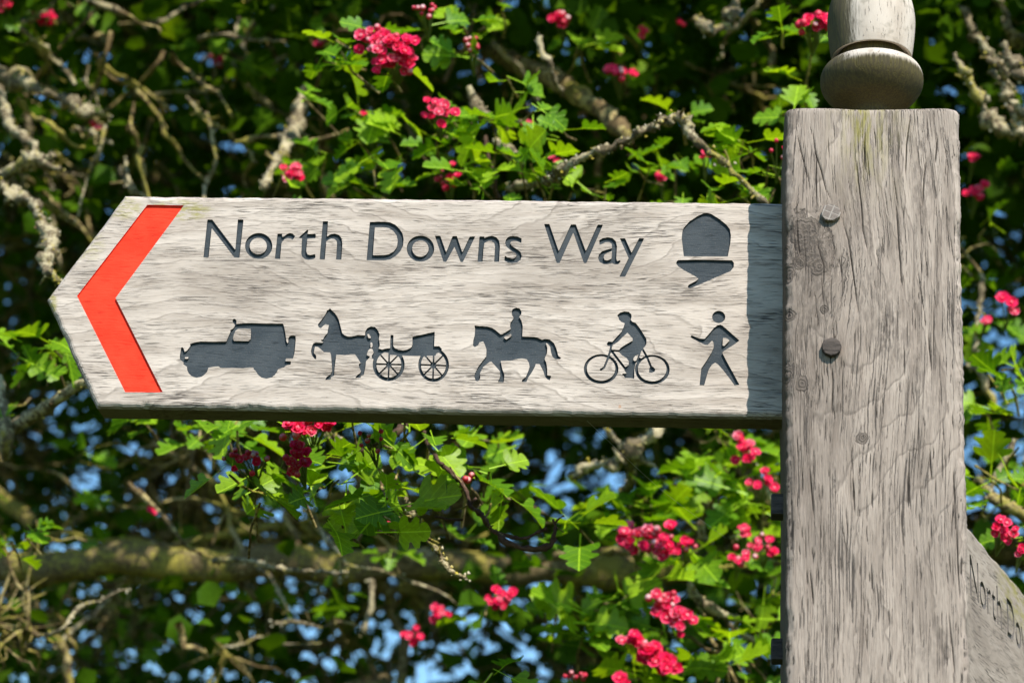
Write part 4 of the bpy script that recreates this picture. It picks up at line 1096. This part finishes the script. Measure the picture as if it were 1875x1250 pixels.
SUNV = np.array(sdir)
def frames(nrm, dirv):
    """rotation matrices with Y=dirv projected, Z=normal"""
    Z = nrm / np.linalg.norm(nrm, axis=1)[:, None]
    Y = dirv - (dirv * Z).sum(1)[:, None] * Z; Y /= np.linalg.norm(Y, axis=1)[:, None] + 1e-9
    X = np.cross(Y, Z)
    return np.stack([X, Y, Z], -1)
def rosettes(C, n, size, spread=.3, tocam=.5):
    """n leaves fanning out from each centre"""
    C = np.repeat(C, n, 0); m = len(C)
    d = rng.normal(size=(m, 3)); d[:, 2] = d[:, 2] * .45 + .05; d /= np.linalg.norm(d, axis=1)[:, None]
    nr = rng.normal(size=(m, 3)) * .62 + np.array([0, 0, .75]) + tocam * (SUNV * .8 + np.array([0, -.5, 0]))
    s = size * rng.uniform(.55, 1.15, m)
    P = C + d * (s * spread)[:, None]
    return P, frames(nr, d), s
def near_clusters(lst):
    out = []
    for (px, py, spx, n, y, sz) in lst:
        if 1040 < px < 1440 and py > 780 and y < .5: y += .45; sz *= 1.17
        c = at(px, py, y); _, sc = pxsize(c)
        k = max(1, int(round(n / 3.2)))
        cc = c + rng.normal(size=(k, 3)) * np.array([1, .7, .8]) * (spx / sc) * .5
        P, Rm, s = rosettes(cc, 1, sz, .35, .55)
        ns = [P], [Rm], [s]
        for _ in range(max(0, int(round(n / k)) - 1)):
            P, Rm, s = rosettes(cc, 1, sz, .35, .55); ns[0].append(P); ns[1].append(Rm); ns[2].append(s)
        out.append((np.concatenate(ns[0]), np.concatenate(ns[1]), np.concatenate(ns[2])))
        for q in cc:   # each rosette sits on a short spur
            e = q + np.array([rng.normal() * .02, .05 + rng.uniform(0, .04), rng.normal() * .025])
            TWV[id(front)].append(tube(np.array([e, (e + q) / 2 + rng.normal(size=3) * .004, q]), [.0016, .0014, .0012], 5, .2))
    return out
LC = [  # px, py, spread px, count, depth, leaf length
 (555, 120, 30, 4, .40, .042), (640, 100, 30, 5, .38, .045), (690, 60, 26, 3, .38, .035), (745, 150, 30, 3, .36, .038), (600, 160, 60, 6, .55, .04),
 (930, 150, 30, 5, .42, .045), (985, 195, 26, 4, .40, .045), (800, 30, 40, 5, .45, .038), (820, 55, 30, 3, .42, .035), (880, 110, 40, 4, .5, .04),
 (700, 200, 60, 10, .55, .045), (650, 250, 60, 8, .55, .045), (760, 260, 60, 9, .5, .04), (840, 240, 40, 7, .45, .04), (900, 230, 40, 6, .45, .04),
 (700, 320, 70, 9, .5, .042), (800, 300, 60, 8, .48, .042), (620, 320, 60, 7, .6, .042), (500, 335, 30, 5, .5, .04), (545, 300, 40, 4, .7, .04),
 (870, 340, 40, 6, .42, .038), (925, 290, 40, 6, .42, .042), (975, 300, 30, 5, .42, .042), (1025, 265, 34, 5, .42, .042), (1030, 350, 30, 5, .40, .045), (945, 345, 24, 4, .4, .04),
 (1060, 75, 30, 4, .8, .05), (1150, 300, 50, 8, .55, .045), (1100, 340, 40, 6, .5, .04), (1230, 300, 50, 6, .6, .042), (1290, 235, 40, 4, .7, .042),
 (1345, 265, 30, 6, .42, .045), (1380, 290, 30, 5, .42, .04), (1330, 340, 40, 7, .42, .042), (1400, 320, 24, 5, .4, .04), (1250, 350, 40, 5, .5, .04), (1080, 130, 60, 5, .9, .045),
 (1450, 60, 22, 4, .45, .04), (1475, 85, 22, 4, .5, .04), (1450, 185, 24, 4, .45, .045), (1480, 160, 24, 3, .5, .04),
 (1160, 40, 60, 4, 1.1, .045), (1200, 120, 60, 4, 1.1, .045), (620, 40, 50, 4, .9, .045), (900, 30, 50, 5, .7, .042),
 (30, 45, 40, 3, .9, .045), (90, 75, 30, 3, .9, .04), (60, 640, 50, 7, .5, .045), (90, 690, 40, 4, .5, .04), (30, 740, 30, 3, .6, .04), (100, 655, 26, 4, .45, .045),
 (20, 1000, 30, 5, .6, .045), (45, 970, 20, 3, .6, .04), (110, 15, 30, 3, 1.2, .05), (170, 230, 40, 3, 1.2, .05), (430, 100, 60, 6, 1.1, .05), (330, 95, 50, 4, 1.3, .05),
 (440, 60, 40, 3, 1.2, .05), (350, 300, 50, 4, 1.5, .05), (260, 260, 40, 3, 1.5, .05),
 # below the arm
 (545, 785, 50, 6, .28, .04), (400, 785, 40, 6, .45, .042), (470, 790, 50, 6, .38, .042), (640, 785, 24, 4, .26, .045), (760, 790, 40, 5, .26, .042), (800, 790, 30, 4, .27, .045),
 (420, 890, 26, 3, .20, .055), (465, 880, 26, 3, .22, .055), (500, 870, 30, 4, .24, .045), (470, 930, 24, 3, .24, .045), (580, 900, 30, 4, .2, .06), (620, 940, 30, 4, .19, .062), (690, 920, 34, 4, .19, .062),
 (720, 945, 26, 3, .19, .055), (690, 975, 16, 2, .18, .055), (650, 880, 40, 4, .22, .05), (610, 835, 40, 4, .25, .04), (555, 850, 40, 3, .26, .038), (735, 880, 26, 3, .22, .05),
 (760, 895, 22, 4, .30, .04), (790, 880, 22, 3, .31, .04), (840, 870, 30, 5, .34, .05), (890, 885, 24, 4, .32, .05), (905, 905, 20, 2, .32, .045), (870, 800, 30, 3, .6, .045),
 (700, 835, 24, 3, .22, .03), (670, 850, 24, 3, .24, .035), (820, 1000, 60, 4, .7, .042), (1040, 960, 60, 6, .5, .05), (980, 850, 60, 5, .7, .042), (940, 810, 60, 4, .8, .042),
 (1120, 920, 34, 7, .36, .045), (1150, 900, 30, 5, .36, .045), (1200, 910, 34, 5, .36, .045), (1090, 935, 26, 3, .36, .035), (1160, 960, 26, 4, .34, .04), (1250, 860, 40, 6, .42, .042),
 (1310, 810, 34, 6, .38, .045), (1290, 850, 30, 4, .38, .04), (1340, 870, 34, 6, .36, .045), (1370, 910, 34, 7, .36, .045), (1320, 930, 40, 6, .4, .04), (1240, 960, 34, 5, .34, .042),
 (1270, 1005, 26, 4, .33, .045), (1190, 1035, 34, 4, .33, .042), (1250, 1035, 26, 3, .33, .045), (1160, 1010, 24, 3, .33, .045), (1390, 950, 30, 4, .36, .04), (1380, 1030, 26, 4, .38, .04),
 (1340, 1050, 26, 4, .4, .036), (1110, 1115, 34, 6, .34, .05), (1140, 1100, 26, 4, .34, .05), (1060, 1140, 30, 5, .34, .048), (1100, 1160, 34, 5, .34, .045), (1085, 1190, 30, 4, .33, .045),
 (1135, 1210, 34, 6, .33, .05), (1160, 1225, 26, 4, .33, .045), (1250, 1120, 26, 3, .34, .04), (1195, 1150, 24, 3, .36, .036), (1300, 1220, 28, 5, .32, .055), (1330, 1190, 28, 5, .34, .045),
 (1345, 1230, 26, 4, .36, .04), (1400, 1140, 26, 5, .38, .045), (1410, 1080, 22, 3, .4, .04), (1385, 1200, 26, 4, .36, .04), (1230, 1240, 24, 3, .34, .04), (890, 1245, 24, 3, .32, .045),
 (1010, 1080, 60, 5, .8, .042), (920, 1130, 70, 5, .9, .042), (600, 1100, 70, 5, 1.2, .042), (700, 1040, 50, 4, 1.0, .042), (450, 1100, 70, 4, 1.4, .042), (360, 790, 40, 4, .6, .042), (280, 780, 40, 4, .6, .042),
 (1830, 700, 26, 4, .6, .05), (1850, 660, 24, 4, .6, .045), (1860, 740, 20, 3, .6, .045), (1790, 420, 22, 2, .9, .045), (1800, 500, 24, 3, .9, .045), (1860, 820, 24, 5, .6, .045),
 (1820, 860, 24, 4, .6, .045), (1865, 900, 24, 5, .55, .045), (1800, 930, 24, 3, .6, .045), (1860, 1000, 20, 4, .6, .045), (1860, 300, 24, 3, 1.0, .045), (1790, 780, 24, 3, .8, .045), (1815, 570, 26, 3, 1.0, .045),
]
LC = [(a_, b_, c_, d_, e_2, min(f_, .05)) for a_, b_, c_, d_, e_2, f_ in LC]
near = near_clusters(LC)
NP = np.concatenate([a for a, _, _ in near]); NR = np.concatenate([b_ for _, b_, _ in near]); NSZ = np.concatenate([c for _, _, c in near])

# leaves on the grown twigs
def keep(C, dens, ph):
    c = clump(C, 2.6, ph); return C[rng.uniform(size=len(C)) < np.clip(dens + .9 * c, 0, 1)]
F1 = keep(Ef, .30, .4); F1 = F1[(F1[:, 0] > -.45) | (rng.uniform(size=len(F1)) < .35)]
P1, R1, S1 = rosettes(F1, 4, .040, .5, .35)
B1_ = keep(Eb, .35, 1.9); B1_ = B1_[(B1_[:, 0] > -.35) | (rng.uniform(size=len(B1_)) < .3)]
P2, R2, S2 = rosettes(B1_, 5, .050, .6, .1)
# crown masses above and around (what shades the inside)
def mass(n, lo, hi, ph, thr, size):
    C = boxpts(n, lo, hi); c = .75 * clump(C, 3.1, ph) + .75 * clump(C, 9.5, ph + 1) + rng.normal(size=n) * .08
    C = C[c > thr + .30 * ((C[:, 0] < -.25) & (C[:, 1] < 2.3) & (C[:, 1] > .8) & (C[:, 2] < 1.35)) - .24 * ((C[:, 0] < .2) & (C[:, 1] > 2.3) & (C[:, 2] < 2.0))]
    return rosettes(C, 2, size, .8, .1)
MS = [mass(56000, (-2.6, 1.7, -1.3), (2.9, 4.4, 1.75), .8, .02, .055),
      mass(20000, (-2.4, 1.4, 1.5), (2.7, 4.6, 3.3), 2.1, -.25, .065),
      mass(38000, (-2.0, .55, .78), (2.0, 1.7, 2.6), 3.3, -.24, .048),
      mass(5200, (-1.9, .9, -.8), (1.9, 1.9, 1.0), 5.1, .12, .045)]

def onscreen(P, m=25):
    q, sc = pxsize(P)
    return (q[:, 0] > -m) & (q[:, 0] < 1875 + m) & (q[:, 1] > -m) & (q[:, 1] < 1250 + m), q, sc
def hidden(q):
    x, y = q[:, 0], q[:, 1]
    return ((x > 215) & (x < 1430) & (y > 372) & (y < 748)) | ((x > 1440) & (x < 1755) & (y > 215))
allP = np.concatenate([NP, P1]); allR = np.concatenate([NR, R1]); allS = np.concatenate([NSZ, S1])
on, q, sc = onscreen(allP, 10); score = allS * sc * on * ~hidden(q)
order = np.argsort(-score)
pick = order[:300]; rest = np.setdiff1d(np.arange(len(allP)), pick)
for i in pick:
    o = bpy.data.objects.new('leaf', hero_me[int(i) % NVAR])
    R = allR[i]; s = allS[i]; p = allP[i]
    o.matrix_world = Matrix([[R[0, 0] * s, R[0, 1] * s, R[0, 2] * s, p[0]], [R[1, 0] * s, R[1, 1] * s, R[1, 2] * s, p[1]], [R[2, 0] * s, R[2, 1] * s, R[2, 2] * s, p[2]], [0, 0, 0, 1]])
    S.collection.objects.link(o); o.parent = front; o.matrix_parent_inverse = front.matrix_world.inverted()
def leaf_stuff(P, R, s, tpl, mat, owner, name='leaves'):
    Vs = []; Fs = []; Us = []; k = 0
    var = np.arange(len(P)) % len(tpl)
    for v in range(len(tpl)):
        sel = var == v
        V, F, UV = tpl[v]; m = sel.sum()
        if m == 0: continue
        W_ = np.einsum('nij,vj->nvi', R[sel] * s[sel][:, None, None], V) + P[sel][:, None]
        Vs.append(W_.reshape(-1, 3)); Fs.append((F[None] + (np.arange(m) * len(V))[:, None, None]).reshape(-1, 3) + k); Us.append(np.tile(UV, (m, 1)))
        k += m * len(V)
    o = mesh_obj(name, np.concatenate(Vs), np.concatenate(Fs), mat, owner, uv=np.concatenate(Us), smooth=True); o['kind'] = 'stuff'; return o
leaf_stuff(allP[rest], allR[rest], allS[rest], mid_tpl if len(rest) < 12000 else far_tpl, M_leaf, front, 'foliage')
frontm = [MS[2], MS[3]]; backm = [MS[0], MS[1], (P2, R2, S2)]
leaf_stuff(*[np.concatenate([m[i] for m in frontm]) for i in range(3)], far_tpl[:3], M_leaf_shade, front, 'inner_foliage')
leaf_stuff(*[np.concatenate([m[i] for m in backm]) for i in range(3)], far_tpl[:3], M_leaf_shade, back, 'foliage')

# ------------------------------------------------------------------ emit branches
def emit(owner):
    items = [q for q in BR if q['o'] is owner]
    sco = []
    for q in items:
        on, pq, s_ = onscreen(q['P'], 20); vis = on & ~hidden(pq)
        sco.append((q['R'] * s_ * vis).sum() * (np.linalg.norm(q['P'][-1] - q['P'][0]) * s_.mean() / len(q['P'])))
    o_ = np.argsort(-np.array(sco))
    restV = []; restF = []; k = 0
    nobj = 0
    for r_, i in enumerate(o_):
        q = items[i]; V, F = tube(q['P'], q['R'], q['s'], q['k'])
        # close the far end
        if q.get('name') == 'trunk' or (sco[i] > 0 and nobj < 298):
            n = len(V); s_ = q['s']; V = np.concatenate([V, [q['P'][-1]]])
            FF = [list(map(int, f)) for f in F] + [[n - s_ + a, n - s_ + (a + 1) % s_, n] for a in range(s_)]
            mesh_obj(q.get('name', 'branch'), V, FF, q['m'], owner, smooth=True); nobj += 1
        else:
            restV.append(V); restF.append(F + k); k += len(V)
    for V, F in TWV[id(owner)]:
        restV.append(V); restF.append(F + k); k += len(V)
    o = mesh_obj('twigs', np.concatenate(restV), np.concatenate(restF), M_bark, owner, smooth=True); o['kind'] = 'stuff'
TWV[id(front)] += SPUR
emit(front); emit(back)
octv = np.array([[1, 0, 0], [-1, 0, 0], [0, 1, 0], [0, -1, 0], [0, 0, 1], [0, 0, -1]], float)
octf = np.array([[0, 2, 4], [2, 1, 4], [1, 3, 4], [3, 0, 4], [2, 0, 5], [1, 2, 5], [3, 1, 5], [0, 3, 5]])
Vl = np.concatenate([c + octv * rng.uniform(.35, 1.3, (6, 3)) * r_ for c, r_ in LICH])
Fl = (octf[None] + (np.arange(len(LICH)) * 6)[:, None, None]).reshape(-1, 3)
b = NB('foliose_lichen'); geo = b.n('ShaderNodeNewGeometry'); nl = b.noise(geo.outputs['Position'], 45, 3, .6)
M_lichen = b.done(b.principled(b.mix(b.step(nl, .42, .6), (.50, .45, .32), (.50, .40, .06)), .95, spec=.1))
lo_ = mesh_obj('lichen', Vl, Fl, M_lichen, front); lo_['kind'] = 'stuff'

# ------------------------------------------------------------------ blossom
def floret_mesh(seed, mat, buds=False):
    r = random.Random(seed); V = []; F = []; UV = []
    def ball(c, rad, n=6):
        k = len(V)
        for j_ in range(1, 4):
            for i in range(n):
                a = 2 * math.pi * i / n + j_ * .4; t = math.pi * j_ / 4
                V.append((c[0] + rad * math.sin(t) * math.cos(a), c[1] + rad * math.sin(t) * math.sin(a), c[2] + rad * math.cos(t))); UV.append((.5, .9 if j_ == 1 else .15))
        tp = len(V); V.append((c[0], c[1], c[2] + rad)); UV.append((.5, 1.2)); bt = len(V); V.append((c[0], c[1], c[2] - rad)); UV.append((.5, 0))
        for j_ in range(2):
            for i in range(n): F.append([k + j_ * n + i, k + (j_ + 1) * n + i, k + (j_ + 1) * n + (i + 1) % n, k + j_ * n + (i + 1) % n])
        for i in range(n): F.append([tp, k + i, k + (i + 1) % n]); F.append([bt, k + 2 * n + (i + 1) % n, k + 2 * n + i])
    if buds:
        ball((0, 0, 0), 1.0, 8)
        return mesh_obj('flower', np.array(V), F, mat, uv=np.array(UV), smooth=True, link_it=False)
    ball((0, 0, -.1), .52)
    for (n, rad, tilt, w) in ((6, .95, .25, .50), (6, .72, .75, .42), (5, .45, 1.15, .32)):
        off = r.uniform(0, 6.28); rad *= r.uniform(.9, 1.1)
        for i in range(n):
            a = off + 2 * math.pi * i / n + r.uniform(-.12, .12); tl = tilt + r.uniform(-.15, .15)
            ux = np.array([math.cos(a), math.sin(a), 0]); sx = np.array([-math.sin(a), math.cos(a), 0]); uz = np.array([0, 0, 1.0])
            d = ux * math.cos(tl) + uz * math.sin(tl); nr = -ux * math.sin(tl) + uz * math.cos(tl)
            k = len(V)
            for (l, ww, h) in ((.15, .35, 0), (.6, 1.0, .02), (.95, .75, .16)):
                for s in (-1, 0, 1):
                    p = d * l * rad * (1 + (r.uniform(-.12, .1) if l > .5 else 0)) + sx * s * ww * w * rad + nr * (h + (.16 * abs(s)) + (r.uniform(-.10, .14) if l > .5 else 0)) * rad * .8
                    V.append(tuple(p)); UV.append((.5, .1 if l < .5 else (.35 if l < .8 else .85)))
            for q in range(2):
                for s in range(2):
                    F.append([k + q * 3 + s, k + q * 3 + s + 1, k + (q + 1) * 3 + s + 1, k + (q + 1) * 3 + s])
    return mesh_obj('flower', np.array(V), F, mat, uv=np.array(UV), smooth=True, link_it=False)
FL = []
for s_ in range(4):
    o = floret_mesh(s_, M_petal); FL.append(o.data); bpy.data.objects.remove(o)
o = floret_mesh(9, M_bud, True); BUD = o.data; bpy.data.objects.remove(o)
b = NB('flower_stalk'); M_stalk = b.done(b.principled((.12, .16, .03), .6))
CL = [  # px, py, rx, ry, florets, depth, floret radius px, bud share
 (722, 98, 40, 32, 22, .36, 12, .2), (680, 72, 26, 12, 8, .37, 11, .3), (800, 203, 28, 18, 9, .42, 10, .3), (540, 318, 24, 12, 8, .62, 9, .2), (818, 325, 20, 20, 7, .6, 9, .5),
 (1490, 46, 26, 18, 10, .42, 12, .3), (1028, 38, 16, 18, 7, .8, 11, .6), (1133, 135, 22, 12, 7, .8, 10, .3), (778, 20, 24, 10, 6, .42, 8, .9), (862, 85, 18, 10, 5, .5, 8, 1),
 (562, 778, 44, 12, 10, .27, 13, .1), (545, 796, 26, 8, 3, .27, 11, .2), (455, 838, 36, 18, 11, .20, 9, .7), (548, 842, 20, 32, 11, .21, 11, .6), (680, 800, 26, 12, 5, .17, 8, 1),
 (850, 868, 12, 8, 3, .34, 12, 1), (1361, 826, 24, 24, 7, .34, 12, 0), (1396, 880, 22, 10, 5, .34, 10, .1), (1165, 990, 30, 20, 12, .32, 13, .15), (1210, 985, 32, 26, 10, .32, 12, .3), (1252, 1002, 20, 10, 5, .32, 10, .3),
 (1348, 1020, 18, 14, 6, .34, 9, .5), (1398, 1000, 22, 18, 8, .36, 9, .2), (1214, 1100, 24, 22, 13, .33, 11, .4), (1240, 1135, 20, 20, 8, .33, 11, .2), (1160, 1172, 18, 8, 5, .32, 14, .1), (1190, 1195, 22, 16, 7, .32, 14, .1),
 (1215, 1212, 22, 16, 6, .32, 14, .1), (1056, 1235, 22, 10, 7, .33, 8, 1), (1145, 1248, 16, 6, 3, .33, 13, 0), (912, 1090, 24, 16, 9, .8, 9, .1), (800, 1120, 20, 8, 5, 1.0, 9, .1), (755, 1160, 20, 8, 5, 1.0, 9, .1),
 (1832, 970, 26, 14, 9, .5, 10, .3), (1846, 560, 10, 16, 3, .7, 12, .3), (1785, 355, 22, 14, 5, .9, 11, 0), (1868, 1000, 10, 8, 3, .5, 9, .2), (85, 30, 18, 12, 6, 1.0, 9, 0), (590, 85, 9, 6, 3, 1.1, 10, .3),
 (1212, 326, 8, 6, 3, .7, 8, .1), (1424, 280, 10, 5, 3, .4, 8, .8), (178, 235, 8, 9, 3, 1.1, 8, .2), (280, 932, 5, 4, 2, 1.0, 8, 0), (1362, 970, 12, 8, 5, .36, 8, .2), (960, 228, 8, 6, 3, .6, 8, 0),
 (8, 12, 12, 10, 4, .9, 9, 0), (400, 115, 16, 12, 4, 1.4, 9, .6), (1172, 60, 6, 6, 2, .9, 8, 0), (720, 955, 6, 8, 2, .5, 9, 0), (1020, 300, 12, 8, 3, .7, 8, 0), (675, 225, 8, 9, 3, .8, 9, 0), (1240, 45, 6, 5, 2, 1.1, 8, 0),
 (1290, 285, 8, 6, 2, .5, 7, .5), (1800, 590, 10, 6, 3, .9, 9, 0), (1780, 290, 10, 6, 3, .9, 9, 0),
]
for (px, py, rx, ry, n, y, fr_, bs) in CL:
    if 1040 < px < 1440 and py > 780 and y < .5: y += .44
    y -= .03; c = at(px, py, y); _, sc = pxsize(c)
    # stalks joined into the cluster body, florets as its children
    V = []; F = []; k = 0; pts = []
    root = c + np.array([0, .045, -.015])
    n = int(n * 1.55)
    for i in range(n):
        for _ in range(20):
            a = random.uniform(0, 6.28); rr = math.sqrt(random.uniform(0, 1))
            u, v = rr * math.cos(a) * rx, rr * math.sin(a) * ry
            if all((u - p[0]) ** 2 + (v - p[1]) ** 2 > (fr_ * .95) ** 2 for p in pts): break
        pts.append((u, v))
    posn = []
    for (u, v) in pts:
        bul = 1 - (u / (rx + 1)) ** 2 * .5 - (v / (ry + 1)) ** 2 * .5
        p = c + RT * u / sc + UP * (-v) / sc - FW * (bul * .014) + rng.normal(size=3) * .003
        posn.append(p)
        tv, tf_ = tube(np.array([root, (root + p) / 2 + np.array([0, 0, .003]), p]), [.0009, .0008, .0007], 4)
        V.append(tv); F.append(tf_ + k); k += len(tv)
    cl = mesh_obj('flower_cluster', np.concatenate(V), np.concatenate(F), M_stalk, front)
    for p in posn:
        isb = random.random() < bs
        o = bpy.data.objects.new('bud' if isb else 'flower', BUD if isb else random.choice(FL))
        r_ = fr_ / sc * (random.uniform(.5, .72) if isb else random.uniform(.75, 1.15))
        o.parent = cl; o.matrix_parent_inverse = cl.matrix_world.inverted()
        d = Vector((p - root)).normalized() + Vector((random.uniform(-.5, .5), -.7, random.uniform(-.3, .7)))
        o.matrix_world = Matrix.Translation(Vector(p)) @ d.to_track_quat('Z', 'Y').to_matrix().to_4x4() @ Matrix.Rotation(random.uniform(0, 6), 4, 'Z') @ Matrix.Scale(float(r_), 4)
        S.collection.objects.link(o)

# ------------------------------------------------------------------ gossamer below the arm
b = NB('spider_silk'); M_silk = b.done(b.principled((.8, .78, .72), .3, spec=.8))
a0 = at(1075, 770, .01); a1 = at(1330, 985, .32)
mid = (a0 + a1) / 2 + np.array([0, 0, -.006])
V, F = tube(resample([a0, mid, a1], 16), np.full(16, .00011), 4)
th = mesh_obj('spider_thread', V, F, M_silk); th['label'] = 'single thread of spider silk slanting down from the underside of the arm'; th['category'] = 'spider thread'
